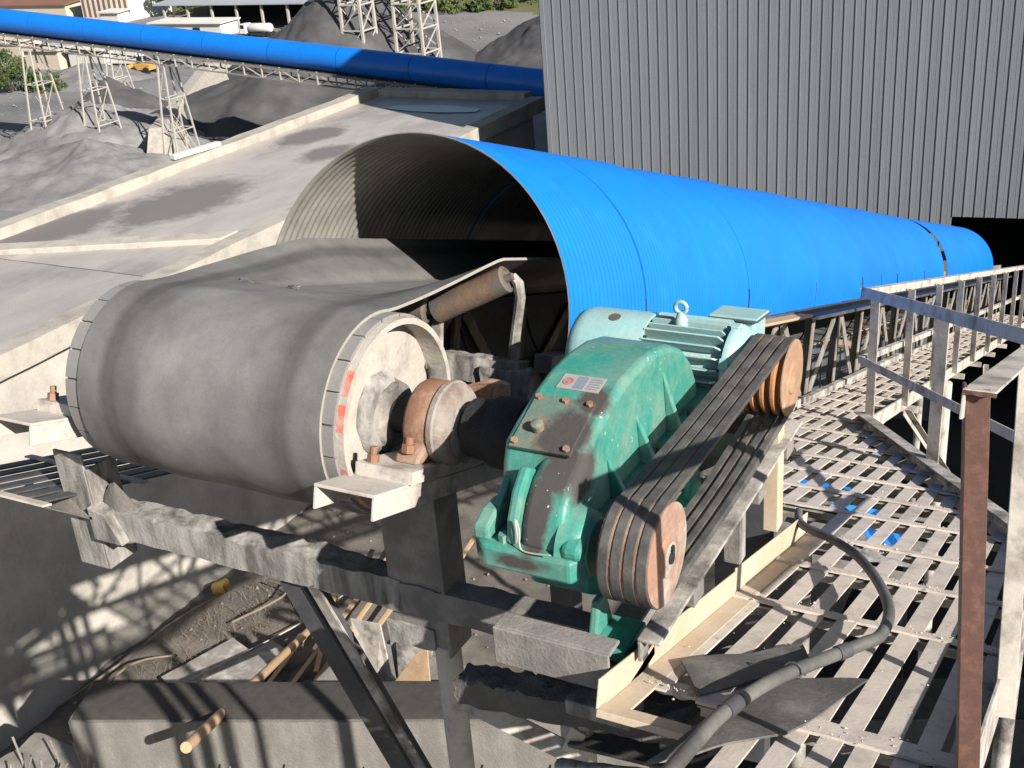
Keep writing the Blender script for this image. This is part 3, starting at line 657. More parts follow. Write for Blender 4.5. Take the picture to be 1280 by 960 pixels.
mb = MB(); rough_box(mb, (-2.5, 3.33, -2.87), (-1.1, 3.44, -2.735), 40, 5, 5, .004, 9, 3, .01); build('cross_beam', mb, 'dusty_steel', hf, smooth=50)
mb = MB()
mb.box((-2.56, 3.34, -3.02), (-2.30, 3.355, -2.30)); mb.box((-2.445, 3.356, -3.0), (-2.43, 3.5, -2.3)); mb.box((-2.56, 3.5, -3.02), (-2.30, 3.515, -2.3)); mb.box((-2.3, 3.33, -3.05), (-2.285, 3.5, -2.28)); build('pedestal', mb, 'dusty_steel', hf, bev=.004)
mb = MB(); rough_box(mb, (-2.58, 3.325, -3.03), (-2.36, 3.339, -2.93), 10, 2, 5, .008, 16, 4); build('dust_cake', mb, 'concrete_steel', hf, smooth=50)
mb = MB(); mb.prism([(-4.2, -2.87), (-4.02, -2.87), (-4.1, -2.72), (-4.2, -2.7)], 3.28, 3.36, lambda a, b, t: Vector((a, t, b))); build('gusset', mb, 'concrete_steel', hf, bev=.003)
mb = MB(); mound(mb, (-4.12, 3.395, -2.88), .17, .085, .27, 5, 40, 20, .14, 1.5); build('dust_heap', mb, 'dusted0', hf, smooth=70)
mb = MB(); mound(mb, (-4.40, 3.33, -2.745), .12, .06, .08, 6, 36, 16, .15, 1.4); build('dust_heap', mb, 'dusted0', hf, smooth=70)
mb = MB(); mb.box((-4.75, 3.28, -2.76), (-4.18, 3.42, -2.745)); build('shelf_plate', mb, 'dusty_steel', hf)
mb = MB(); mb.lathe((-2.36, 3.42, -13.2), (0, 0, 1), [(0, 0), (0, .056), (10.33, .056), (10.33, 0)], 24); build('round_leg', mb, 'cream_paint', hf, smooth=40)
mb = MB(); mb.angle((-3.06, 3.36, -2.86), (-2.1, 3.46, -5.0), .115, .012, up=(0, -1, .1), side=1); build('brace', mb, 'dark_steel', hf)
mb = MB(); mb.angle((-2.99, 3.33, -2.87), (-2.03, 3.43, -5.0), .05, .012, up=(0, -1, .1), side=-1); build('brace', mb, 'cream_dusty', hf)
# inclined side stringers back to the gallery
for x in (-4.10,):
    mb = MB(); vs = [F(a, s, n) for n in (-1.28, -1.16) for a, s in ((x-.05, 4.3), (x+.05, 4.3), (x+.05, 6.0), (x-.05, 6.0))]
    mb.add(vs, [(0,3,2,1),(4,5,6,7),(0,1,5,4),(1,2,6,5),(2,3,7,6),(3,0,4,7)]); build('stringer', mb, 'dusty_steel', hf)
for x in (-2.40,):
    mb = MB(); mb.bar((x, 4.6, -2.7), (x, 4.6, -13.2), .12, .12); build('leg', mb, 'dark_steel', hf)

# ---------------------------------------------------------- first troughing idler
idl = thing('troughing_idler', 'rusty troughing roller set with a bent bracket lifting the belt edge', 'idler', (PX, 5.0, -.8), True)
mb = MB(); rough_box(mb, (-4.1, 4.93, -.86), (-2.5, 5.05, -.74), 90, 6, 6, .013, 22, 3, .01); build('cross_member', mb, 'concrete_steel', idl, smooth=50)
mb = MB(); rough_box(mb, (-2.68, 4.9, -1.0), (-2.42, 5.06, -.78), 16, 9, 14, .016, 24, 6, .02); build('dust_cake', mb, 'concrete_steel', idl, smooth=50)
def roller(p, q, r):
    p, q = Vector(p), Vector(q); d = q-p; L_ = d.length; mb = MB(); mb.lathe(p, d, [(0, 0), (0, r-.01), (.008, r), (L_-.008, r), (L_, r-.01), (L_, r*.75), (L_-.01, r*.7), (L_-.01, .02), (L_+.03, .018), (L_+.03, 0)], 28)
    build('roller', mb, 'rust_roller', idl, smooth=40)
mat('rust_roller', (.13, .115, .10), (.095, .082, .072), .7, 6, .3, 60, stain=(.22, .13, .075), stain_amt=.42, stain_scale=5)
roller((-3.0, 5.0, -.548), (-2.62, 5.0, -.356), .066); roller((-3.41, 5.0, -.56), (-3.79, 5.0, -.37), .064); roller((-3.4, 4.97, -.545), (-3.02, 4.97, -.545), .066)
mb = MB(); mb.tube([(-2.61, 5.03, -.345), (-2.575, 5.03, -.375), (-2.56, 5.03, -.44), (-2.57, 5.03, -.6), (-2.58, 5.03, -.8)], [.022, .026, .026, .026, .03], 8); build('bracket', mb, 'cream_dusty', idl, smooth=30)
mb = MB(); mb.tube([(-3.82, 5.03, -.28), (-3.84, 5.03, -.4), (-3.82, 5.03, -.8)], .024, 8); build('bracket', mb, 'cream_dusty', idl, smooth=30)
mb = MB(); mb.bar((-3.0, 5.04, -.8), (-3.0, 5.02, -.53), .03, .05); mb2 = mb; build('bracket', mb, 'cream_dusty', idl)
# coupling between pulley shaft and reducer
cp = thing('shaft_coupling', 'dark greasy coupling between the pulley shaft and the green reducer', 'coupling', (-2.0, PS, PN), True)
mb = MB(); mb.lathe((-2.17, PS, PN), AX, [(0, .07), (0, .115), (.1, .12), (.1, .135), (.13, .14), (.2, .14), (.23, .135), (.23, .12), (.31, .115), (.31, .06)], 36, ref=REF); build('hub', mb, 'grease', cp, smooth=35)
for k in range(10):
    a = 2*PI*k/10; mb = MB(); mb.hexa((-2.03, PS+.122*math.cos(a), PN+.122*math.sin(a)), AX, .016, .1); build('bolt', mb, 'grease', cp)
mb = MB(); rough_box(mb, (-2.42, 4.32, -.9), (-2.3, 4.5, -.76), 6, 8, 6, .02, 14, 2); single('rust_flake', mb, 'rust', 'broken rusty steel flake hanging beside the coupling', 'scrap', (-2.36, 4.4, -.83), True, smooth=40)

# ---------------------------------------------------------- tubular hood over the belt
hd = thing('conveyor_hood', 'long bright blue corrugated half round hood over the belt', 'hood', (PX, 5.08, -.585), True)
def hood_mesh(Rr, L_, corr, arc=44, per=5, waves=20, rim=0):
    mb = MB(); rowsN = waves*per if corr else 2
    for side, o in ((0, 0), (1, -.006)):
        vs = []; 
        for i in range(rowsN+1):
            y = L_*i/rowsN; r = Rr + o + (corr*math.cos(2*PI*i/per) if corr else 0)
            for k in range(arc+1):
                a = R(-8) + R(196)*k/arc; vs.append((r*math.cos(a), y, r*math.sin(a)))
        n = arc+1; fs = [(i*n+k, i*n+k+1, (i+1)*n+k+1, (i+1)*n+k) for i in range(rowsN) for k in range(arc)]
        if side: fs = [f[::-1] for f in fs]
        mb.add(vs, fs, side)
    n = arc+1; half = n*(rowsN+1)
    for r_ in (0, rowsN):
        for k in range(arc): a = r_*n+k; mb.f.append([a, a+1, half+a+1, half+a]); mb.mi.append(rim if r_ == 0 else 0)
    for c_ in (0, arc):
        for i in range(rowsN): a = i*n+c_; mb.f.append([a, a+n, half+a+n, half+a]); mb.mi.append(0)
    return mb
def hood_obj(mb):
    me = bpy.data.meshes.new('hood_panel'); me.from_pydata([tuple(v) for v in mb.v], [], mb.f)
    me.materials.append(MATS['hood_blue']); me.materials.append(MATS['hood_inner']); me.polygons.foreach_set('material_index', mb.mi)
    me.shade_smooth(); me.set_sharp_from_angle(angle=R(50)); return me
first = hood_obj(hood_mesh(.886, .99, .0045, rim=1)); near = hood_obj(hood_mesh(.886, .99, .0045)); farm = hood_obj(hood_mesh(.886, .99, .0025, 44, 4, 20))
def hood_panel(me, i, s0, k, twist=0, ln=1):
    o = bpy.data.objects.new('hood_panel', me); COL.objects.link(o); o.parent = hd
    o.location = Vector((PX, s0, -.585 - .0012*i)) - ORI[hd.name][0]; o.scale = (k, ln*1.03, k); o.rotation_euler = (random.uniform(-.003, .003), twist, random.uniform(-.003, .003))
jx = [0, .012, -.006, .010, -.004, .014, -.008, .006, -.01, .008, -.004, .006, 0]
for i in range(13): hood_panel(first if i == 0 else near if i < 5 else farm, i, 5.08 + i*.985 + (.012 if i in (1, 3, 4) else 0), 1 - .0096*i + jx[i]*.55, random.uniform(-.01, .01), 1 if i < 12 else .8)
for i in range(6): hood_panel(farm, 13+i, 18.15 + i*1.02, .875 - .006*i, 0)
for s in (17.72, 17.95, 18.05, 24.6, 25.1, 25.6):
    mb = MB(); r = .886*.865; mb.lathe((PX, s, -.6), (0, 1, 0), [(0, r-.05), (0, r-.008), (.04, r-.008), (.04, r-.05)], 28, a0=R(-5), a1=R(185), ref=(1, 0, 0)); build('hoop', mb, 'cream_dusty', hd)
for i in range(1, 13):
    r = .886*(1 - .0096*i) + (.009 if i < 3 else .0125); mb = MB(); wd_ = random.choice((.008, .012, .016))
    mb.lathe((PX, 5.08 + i*.985 - .002, -.585 - .0012*i), (0, 1, 0), [(0, r-.012), (0, r), (wd_, r), (wd_, r-.012)], 44, a0=R(-8), a1=R(188), ref=(1, 0, 0)); mb.v = [Vector((2*PX - v.x, v.y, v.z)) if False else v for v in mb.v]; build('seam_strip', mb, 'wall_dark', hd)
# ---------------------------------------------------------- gallery truss that carries hood and belt
gl = thing('conveyor_gallery', 'dusty steel lattice gallery under the blue hood', 'gallery', (PX, 5.0, -1.5), True)
for x in (-2.36, -4.06):
    mb = MB(); mb.box((x-.04, 4.9, -.76), (x+.05, 25.5, -.68)); build('top_chord', mb, 'dark_steel', gl)
    mb = MB(); mb.box((x-.04, 4.9, -1.56), (x+.04, 25.5, -1.47)); build('bottom_chord', mb, 'dusty_steel', gl)
mat('truss_grey', (.34, .31, .27), (.24, .22, .19), .85, 6, .3, 60, streak=(4, 4, 1), stain=(.13, .115, .1), stain_amt=.4, stain_scale=4)
for x in (-2.36, -4.06):
    for i in range(21):
        s = 5.1 + i*.98; j = random.uniform(-.03, .03)
        mb = MB(); mb.angle((x+.03, s+j, -1.47), (x+.03, s, -.765), .08, .009, up=(0, 1, 0)); build('post', mb, 'truss_grey', gl)
        mb = MB(); a, b = ((s+.09, -1.47), (s+.88, -.77)) if i % 2 else ((s+.09, -.77), (s+.88, -1.47))
        mb.bar((x, a[0], a[1]), (x, b[0], b[1]), .012, .085); build('diagonal', mb, 'truss_grey', gl)
mb = MB(); mb.box((-4.115, 4.85, -1.45), (-4.105, 10.5, -.62)); build('dark_screen', mb, 'dark_steel', gl)  # dark sheet added so the shaded gap under the hood reads black
for i in range(9):
    mb = MB(); mb.tube([(-2.44, 6.2+i*2, -1.17), (-3.98, 6.2+i*2, -1.17)], .045, 10); build('return_roller', mb, 'rust', gl)
mb = MB(); mb.box((-2.335, 7.6, -.715), (-2.2, 9.35, -.695)); single('plank', mb, 'lath_wood', 'orange brown plank lying along the lower edge of the blue hood', 'plank', (-2.27, 8.3, -.7), True, bev=.004)
mb = MB(); mb.box((-2.32, 9.4, -.735), (-2.17, 25, -.71)); build('cable_tray', mb, 'dark_steel', gl)

# ---------------------------------------------------------- deck of flat bar slats and the inclined walkway
dkk = thing('slatted_deck', 'cream painted walkway deck of steel slats with dark gaps', 'walkway', (-1.0, 4.0, -1.46), True)
unit = MB(); unit.box((-.5, -.5, -1), (.5, .5, 0)); slat0 = None
battens = [2.55, 3.42, 4.48, 5.09, 5.62, 6.2, 6.66, 7.12, 7.6, 8.1, 8.62, 9.2] + [9.2 + .52*i for i in range(1, 31)]
def xright(s): return -.24 if s < 6.0 else (-.24 + (s-6.0)*(-1.46/3.2) if s < 9.2 else -1.70)
def smax(x): return 6.0 + (x + .24)/(-1.46/3.2)
cnt = 0; stuff = MB()
for bi in range(len(battens)-1):
    s0, s1 = battens[bi], battens[bi+1]; xl = -1.235 if s1 < 6.0 else -2.28; k = 0; sh = random.uniform(-.012, .012)
    if s0 < 5.7 < s1 and s1 > 6: xl = -1.235
    x = xl + .06
    while x < -.26:
        if s0 < 3 and x < -.86: x += .118; continue
        w_ = .068 + random.uniform(-.004, .004); a, b = s0 + random.uniform(-.012, .004), s1 + random.uniform(-.004, .012)
        xc = x + sh; e = min(b, smax(xc + w_/2)) if b <= 9.25 else (b if xc + w_/2 < -1.72 else -1)
        if e - a > .06:
            z = -1.462 + random.uniform(-.004, .003)
            if s0 > 17:
                stuff.box((xc-w_/2, a, z-.008), (xc+w_/2, e, z))
            else:
                mb = MB(); mb.box((xc-w_/2, a, z-.008), (xc+w_/2, e, z)); cnt += 1
                o = build('slat', mb, 'slat_paint', dkk, origin=(xc, (a+e)/2, z)); o.rotation_euler = (0, random.uniform(-.02, .02), random.uniform(-.008, .008))
        x += (.121 if x < -.75 else .106) + random.uniform(-.006, .006)
o = build('slat', stuff, 'slat_paint', dkk); o['kind'] = 'stuff'
for i, s in enumerate(battens):
    xl = (-.9 if i == 0 else -1.02 if i == 1 else -1.24) if s < 5.8 else -2.3; xr = xright(s)
    w_ = .10 if i == 1 else .055
    mb = MB(); rough_box(mb, (xl, s-w_/2, -1.463), (xr, s+w_/2, -1.453), max(6, int((xr-xl)*26)), 2, 1, .0035, 30, i); build('batten', mb, 'slat_paint', dkk, smooth=50)
    if i > 0:
        mb = MB(); mb.angle((xl, s+.02, -1.475), (xr, s+.02, -1.475), .05, .006, up=(0, 0, 1)); build('under_beam', mb, 'cream_dusty', dkk)
mb = MB(); mb.box((-1.247, 3.13, -1.46), (-1.24, 4.475, -1.362)); mb.box((-1.247, 3.13, -1.47), (-1.165, 4.475, -1.461))
mat('tan_cream', (.58, .48, .36), (.55, .47, .38), .75, 3, .15, 50, stain=(.52, .36, .2), stain_amt=.22, stain_scale=3, stain_sharp=.25)
build('toe_angle', mb, 'tan_cream', dkk, bev=.002)
mb = MB(); mb.box((-1.252, 4.48, -1.46), (-1.245, 5.62, -1.355)); mb.box((-1.252, 4.48, -1.47), (-1.17, 5.62, -1.461)); build('toe_angle', mb, 'tan_cream', dkk, bev=.002)
mb = MB(); mb.box((-1.24, 3.12, -1.475), (-.97, 3.19, -1.452)); build('end_plate', mb, 'tan_cream', dkk, bev=.002)
mb = MB(); mb.box((-.225, 2.4, -1.56), (-.217, 6.05, -1.36)); mb.box((-.3, 2.4, -1.475), (-.225, 6.05, -1.467)); build('toe_angle', mb, 'cream_dusty', dkk)
mb = MB(); mb.angle((-.22, 6.03, -1.38), (-1.70, 9.24, -1.38), .09, .007, side=-1); build('toe_angle', mb, 'cream_dusty', dkk)
mb = MB(); mb.angle((-.20, 6.03, -1.47), (-1.70, 9.24, -1.47), .09, .007, side=1); build('edge_beam', mb, 'dusty_steel', dkk)
mb = MB(); mb.box((-1.70, 9.2, -1.56), (-1.685, 25, -1.44)); build('edge_beam', mb, 'cream_paint', dkk)
mb = MB(); mb.box((-2.32, 6.2, -1.56), (-2.30, 25, -1.42)); build('edge_beam', mb, 'cream_dusty', dkk)
mb = MB(); mb.bar((-2.25, 6.6, -1.40), (-2.27, 9.6, -1.40), .05, .05); mb.bar((-2.25, 9.6, -1.40), (-2.27, 14, -1.39), .05, .05); build('side_plate', mb, 'cream_dusty', dkk)
for i in range(10):
    s = 9.7 + i*1.6; mb = MB(); mb.bar((-2.3, s, -1.6), (-1.62, s, -1.6), .06, .06); build('bracket', mb, 'cream_dusty', dkk)
UPV = Vector((0, -.30949, .9509))          # true vertical seen in the conveyor frame
mb = MB(); mb.tube([Vector((-1.62, 13.0, -1.52)), Vector((-1.62, 13.0, -1.52)) - UPV*11], .062, 16); build('support_pipe', mb, 'cream_paint', dkk, smooth=40)
for a, b in (((-1.68, 10.9, -1.55), (-1.5, 14.0, -2.8)), ((-1.75, 10.6, -1.55), (-1.75, 7.9, -1.75)), ((-1.6, 16.2, -1.6), (-1.6, 17.5, -3.0))):
    mb = MB(); mb.angle(a, b, .06, .007, side=1); build('knee_brace', mb, 'cream_paint', dkk)
for x, s in ((-.3, 3.3), (-.3, 6.0), (-1.25, 5.6), (-2.2, 7.0), (-2.25, 15.5)):
    mb = MB(); mb.tube([Vector((x, s, -1.48)), Vector((x, s, -1.48)) - UPV*11], .045, 12); build('leg', mb, 'cream_dusty', dkk, smooth=40)

# ---------------------------------------------------------- railings
rw = thing('walkway_railing', 'pale angle iron railing along the inclined walkway and the deck corner', 'railing', (-1.72, 9.2, -1.46), True)
def post(o, foot, h, a=.065, mt='cream_paint', lean=(0, 0, 0)):
    f = Vector(foot); t = f + UPV*h + Vector(lean); mb = MB(); mb.angle(f, t, a, .007, up=(-.4, -1, 0)); return build('post', mb, mt, o, bev=.0015)
for i in range(11): post(rw, (-1.69, 9.2 + 1.55*i, -1.5), 1.08, .068 if i else .075)
post(rw, (-1.02, 7.72, -1.52), 1.12, .085)
t0 = Vector((-1.71, 9.18, -1.46)); tE = Vector((-1.71, 25.2, -1.46)); tR = Vector((-.1, 5.75, -1.46))
mb = MB(); mb.angle(t0 + UPV*1.08, tE + UPV*1.08, .06, .007, up=(0, 0, 1), side=-1); build('top_rail', mb, 'cream_paint', rw)
mb = MB(); mb.angle(t0 + UPV*.55, tE + UPV*.55, .045, .006, side=-1); build('mid_rail', mb, 'cream_paint', rw)
mb = MB(); mb.bar(t0 + UPV*1.05 + Vector((-.045, .03, 0)), tR + UPV*1.06, .009, .075); build('top_rail', mb, 'cream_paint', rw)
mb = MB(); mb.bar(t0 + UPV*.52 + Vector((-.045, .03, 0)), tR + UPV*.53, .009, .055); build('mid_rail', mb, 'cream_paint', rw)

nr_ = thing('deck_railing', 'near railing with one brown post and one pale post at the right edge', 'railing', (-.22, 3.0, -1.46), True)
bt = TM.transposed() @ Vector((-.26, 2.42, -1.12))
mb = MB(); q = Vector((-.185, 3.02, -1.5)); mb.angle(q, bt - Vector((0, 0, .006)), .050, .007, up=(.25, -1, 0), side=1); mb.v = [v + Vector((-.03, 0, 0)) for v in mb.v]; build('post', mb, 'brown_paint', nr_, bev=.0015)['label'] = 'brown painted nearest post'
bt2 = TM.transposed() @ Vector((-.25, 3.5, -1.47))
mb = MB(); mb.angle(Vector((-.19, 3.93, -1.49)), bt2, .058, .007, up=(.1, -1, 0), side=1); mb.v = [v + Vector((-.03, 0, 0)) for v in mb.v]; build('post', mb, 'cream_paint', nr_, bev=.0015)
d_ = (bt2 - bt).normalized()
mb = MB(); p0 = bt + Vector((-.035, -.012, 0)); mb.angle(p0, p0 + d_*2.6, .065, .007, up=(0, 0, 1), side=1); build('top_rail', mb, 'cream_paint', nr_, bev=.0015)
mb = MB(); rough_box(mb, tuple(p0 + Vector((.0, -.003, -.011))), tuple(p0 + Vector((.066, .002, -.001))), 14, 2, 3, .003, 60, 3); build('weld_bead', mb, 'brown_paint', nr_, smooth=50)
mb = MB(); mb.angle(Vector((-.15, 3.93, -.95)), Vector((-.15, 6.0, -.95)), .05, .006); build('mid_rail', mb, 'cream_dusty', nr_)
# ---------------------------------------------------------- green reducer
rd = thing('gear_reducer', 'dusty green gear reducer with bolted inspection cover and name plate', 'gearbox', (-1.62, 3.4, -2.38))
PROF = [(4.06, -2.06), (4.045, -1.98), (3.99, -1.88), (3.9, -1.79), (3.78, -1.725), (3.65, -1.69), (3.5, -1.675), (3.36, -1.682), (3.25, -1.705), (3.12, -1.745), (3.02, -1.785), (2.93, -1.84), (2.87, -1.9), (2.83, -1.97), (2.81, -2.06)]
def zp(y):
    for (a, za), (b, zb) in zip(PROF, PROF[1:]):
        if b <= y <= a: return zb + (za - zb)*(y - b)/(a - b)
    return -2.06
PROFB = [p for p in PROF if p[0] > 3.0] + [(2.985, -1.86), (2.965, -1.95), (2.955, -2.06)]
yz = lambda a, b, t: Vector((t, a, b))
mb = MB(); mb.prism(PROFB, -1.765, -1.47, yz); mb.prism([(3.12, -1.80), (3.02, -1.812), (2.93, -1.85), (2.87, -1.905), (2.83, -1.975), (2.81, -2.06), (3.12, -2.06)], -1.625, -1.472, yz)
cvr = build('housing_cover', mb, 'reducer_green', rd)
bvm = cvr.modifiers.new('bevel', 'BEVEL'); bvm.width = .028; bvm.segments = 4; bvm.limit_method = 'ANGLE'; bvm.angle_limit = R(50)
cvr.data.shade_smooth(); cvr.data.set_sharp_from_angle(angle=R(35))
mb = MB()                                                             # the left front boss and the sloping wing above it
mb.prism([(2.80, -2.045), (2.96, -2.045), (2.96, -1.965), (2.87, -1.965), (2.80, -1.995)], -1.785, -1.725, yz); build('bolt_boss', mb, 'reducer_green', rd, bev=.012)
mb = MB(); mb.prism([(3.1, -2.045), (2.83, -2.045), (2.90, -1.96), (3.1, -1.80)], -1.755, -1.728, yz); build('rib', mb, 'reducer_green', rd, bev=.008)
mb = MB(); mb.prism([(2.79, -2.05), (2.98, -2.05), (2.96, -1.96), (2.84, -1.985), (2.79, -2.0)], -1.47, -1.40, yz); build('bolt_boss', mb, 'reducer_green', rd, bev=.018)
fl = []
for i in range(7): a = -PI/2*i/6; fl.append((-1.425 + .0*i, 0))
out = [(-1.40, 2.83), (-1.43, 2.775), (-1.74, 2.775), (-1.79, 2.82), (-1.80, 4.0), (-1.76, 4.13), (-1.48, 4.13), (-1.41, 4.06), (-1.385, 3.9), (-1.385, 3.78), (-1.405, 3.7), (-1.405, 3.6), (-1.385, 3.52), (-1.385, 3.42), (-1.41, 3.36), (-1.41, 3.22), (-1.385, 3.16), (-1.385, 3.06), (-1.40, 2.98)]
mb = MB(); mb.prism(out, -2.125, -2.042, lambda a, b, t: Vector((a, b, t))); build('flange', mb, 'reducer_green', rd, bev=.012)
mb = MB(); mb.prism([(3.06, -2.126), (4.05, -2.126), (4.05, -2.3), (3.9, -2.40), (3.12, -2.40), (3.06, -2.36)], -1.74, -1.49, yz); build('lower_case', mb, 'reducer_green', rd, bev=.02)
for y in (2.92, 3.85):
    for x0, x1 in (((-1.45, -1.28),) if y < 3 else ((-1.47, -1.30), (-1.97, -1.8))):
        mb = MB(); mb.box((x0, y-.09, -2.425), (x1, y+.09, -2.375)); mb.prism([(y-.07, -2.375), (y+.07, -2.375), (y+.03, -2.25), (y-.03, -2.25)], x0+.03, x0+.06, yz); build('foot', mb, 'reducer_green', rd, bev=.008)
# bearing bosses and caps on the belt side
for y, r in ((2.92, .10),):
    mb = MB(); mb.lathe((-1.472, y, -2.06), AX, [(-.02, r+.03), (.02, r+.02), (.05, r+.012), (.06, r), (.075, r*.9), (.08, .0)], 36); build('bearing_cap', mb, 'reducer_green', rd, smooth=40)
# stiffening ribs on the right side of the cover
for y, h in ((3.72, .26), (3.46, .2), (3.2, .17)):
    mb = MB(); mb.prism([(0, 0), (.07, 0), (.055, .03), (0, h)], -.012, .012, lambda a, b, t: Vector((-1.472 + a, y + t - b*.12, -2.045 + b))); build('rib', mb, 'reducer_green', rd, bev=.006)
mb = MB(); mb.prism([(2.99, -2.04), (2.80, -2.04), (2.815, -1.96), (2.86, -1.88), (2.93, -1.82), (2.99, -1.86)], -1.665, -1.625, yz); build('rib', mb, 'reducer_green', rd, bev=.012)
for x, y in ((-1.43, 3.86), (-1.43, 3.54), (-1.43, 3.2), (-1.43, 2.9), (-1.68, 2.82), (-1.77, 3.25), (-1.77, 3.9)):
    mb = MB(); mb.hexa((x, y, -2.045), (0, 0, 1), .019, .03); build('bolt', mb, 'reducer_dust' if x > -1.5 else 'reducer_green', rd)
# inspection cover
def onroof(x, y, d=0):
    e = .01; t = Vector((0, 2*e, zp(y+e) - zp(y-e))).normalized(); n = Vector((0, -t.z, t.y)); return Vector((x, y, zp(y))) + n*d
def slab(x0, x1, y0, y1, d0, d1, mtl, nm, k=4, bev=.003, org=rd):
    mb = MB(); vs = []
    for i in range(k+1):
        y = y0 + (y1-y0)*i/k
        for x in (x0, x1): vs += [onroof(x, y, d0), onroof(x, y, d1)]
    fs = [(0, 1, 3, 2), (4*k, 4*k+2, 4*k+3, 4*k+1)]
    for i in range(k): a = 4*i; fs += [(a+1, a+5, a+7, a+3), (a, a+2, a+6, a+4), (a, a+4, a+5, a+1), (a+2, a+3, a+7, a+6)]
    mb.add(vs, fs); return build(nm, mb, mtl, org, bev=bev)
ic = slab(-1.735, -1.515, 2.995, 3.215, -.004, .012, 'cover_rust', 'inspection_cover', 1)
for x, y in ((-1.718, 3.012), (-1.532, 3.012), (-1.718, 3.198), (-1.532, 3.198), (-1.62, 3.198)):
    q = onroof(x, y, .012); n = onroof(x, y, 1) - onroof(x, y, 0); mb = MB(); mb.hexa(q, n, .012, .01); build('cover_bolt', mb, 'rust', ic)
q = onroof(-1.66, 3.07, .012); n = (onroof(-1.66, 3.07, 1) - onroof(-1.66, 3.07, 0)).normalized()
mb = MB(); mb.lathe(q, n, [(0, .02), (.012, .02), (.016, .022), (.026, .021), (.030, .015), (.031, 0)], 18); build('breather_cap', mb, 'cover_rust', ic, smooth=40)
npl = slab(-1.69, -1.535, 3.265, 3.345, .001, .0035, 'plate_metal', 'name_plate', 3, 0)
mb = MB(); cen = onroof(-1.66, 3.305, .0045); n = (onroof(-1.66, 3.305, 1) - onroof(-1.66, 3.305, 0)).normalized()
mb.lathe(cen, n, [(0, .02), (.001, .02), (.0012, .013)], 20); mb.lathe(cen, n, [(0, .009), (.001, .009), (.0012, .0)], 14); build('emblem', mb, 'plate_red', npl)
slab(-1.632, -1.595, 3.272, 3.338, .004, .0046, 'plate_blue', 'print_block', 2, 0, npl)
for i in range(5): slab(-1.585, -1.545 + .006*(i % 2), 3.276 + .013*i, 3.281 + .013*i, .004, .0046, 'plate_blue' if i else 'plate_red', 'print_line', 1, 0, npl)
# oily dust and paint chips soaked into the cover's paint
def oily(name, base, spots, chips=True, tone=(.066, .06, .055), f1=7, f2=22):
    m = MATS[base].copy(); m.name = name; MATS[name] = m; n = m.node_tree.nodes; L = m.node_tree.links
    hv = [x for x in n if x.type == 'HUE_SAT'][0]; src = hv.inputs['Color'].links[0].from_socket; tc = n.new('ShaderNodeTexCoord')
    def math_(op, a, b=None, c=None):
        x = n.new('ShaderNodeMath'); x.operation = op
        for k, v in enumerate((a, b, c)):
            if v is None: continue
            if isinstance(v, (int, float)): x.inputs[k].default_value = v
            else: L.new(v, x.inputs[k])
        return x.outputs[0]
    def noi(sc, det=6):
        t = n.new('ShaderNodeTexNoise'); t.inputs['Scale'].default_value = sc; t.inputs['Detail'].default_value = det; t.inputs['Roughness'].default_value = .65; L.new(tc.outputs['Object'], t.inputs['Vector']); return t.outputs['Fac']
    n1 = noi(f1); n2 = noi(f2); tot = None
    for (cx, cy, cz, rx, ry, rz) in spots:
        mp = n.new('ShaderNodeMapping'); mp.vector_type = 'POINT'; mp.inputs['Scale'].default_value = (1/rx, 1/ry, 1/rz); mp.inputs['Location'].default_value = (-cx/rx, -cy/ry, -cz/rz)
        L.new(tc.outputs['Object'], mp.inputs[0]); ln = n.new('ShaderNodeVectorMath'); ln.operation = 'LENGTH'; L.new(mp.outputs[0], ln.inputs[0])
        d = math_('MULTIPLY_ADD', n1, -1.3, math_('ADD', ln.outputs['Value'], .65)); d = math_('MULTIPLY_ADD', n2, -.5, math_('ADD', d, .25))
        mr = n.new('ShaderNodeMapRange'); mr.inputs['From Min'].default_value = 1.15; mr.inputs['From Max'].default_value = .72; mr.clamp = True; L.new(d, mr.inputs['Value'])
        tot = mr.outputs[0] if tot is None else math_('MAXIMUM', tot, mr.outputs[0])
    mx = n.new('ShaderNodeMix'); mx.data_type = 'RGBA'; L.new(tot, mx.inputs[0]); L.new(src, mx.inputs[6]); mx.inputs[7].default_value = (*tone, 1)
    out = mx.outputs[2]
    if chips:
        f = math_('MULTIPLY', math_('GREATER_THAN', noi(40, 3), .66), math_('GREATER_THAN', noi(6, 2), .54))
        mc = n.new('ShaderNodeMix'); mc.data_type = 'RGBA'; L.new(f, mc.inputs[0]); L.new(out, mc.inputs[6]); mc.inputs[7].default_value = (.55, .55, .47, 1); out = mc.outputs[2]
    L.new(out, hv.inputs['Color'])
    b = n['Principled BSDF']; r_ = math_('MULTIPLY_ADD', tot, .5, .4); L.new(r_, b.inputs['Roughness'])
def loc(x, y, z): return (x + 1.62, y - 3.4, z + 2.38)
SP = [(*loc(-1.56, 3.06, -1.77), .085, .13, .13), (*loc(-1.53, 3.23, -1.71), .062, .075, .1), (*loc(-1.49, 3.0, -1.86), .06, .1, .1), (*loc(-1.545, 2.95, -1.83), .075, .07, .1), (*loc(-1.575, 2.86, -1.95), .05, .14, .22), (*loc(-1.60, 2.80, -2.08), .13, .05, .03), (*loc(-1.80, 2.79, -2.07), .07, .05, .03)]
oily('reducer_cover', 'reducer_green', SP); oily('cover_oily', 'cover_rust', SP, False); oily('flange_green', 'reducer_green', SP[4:], True)
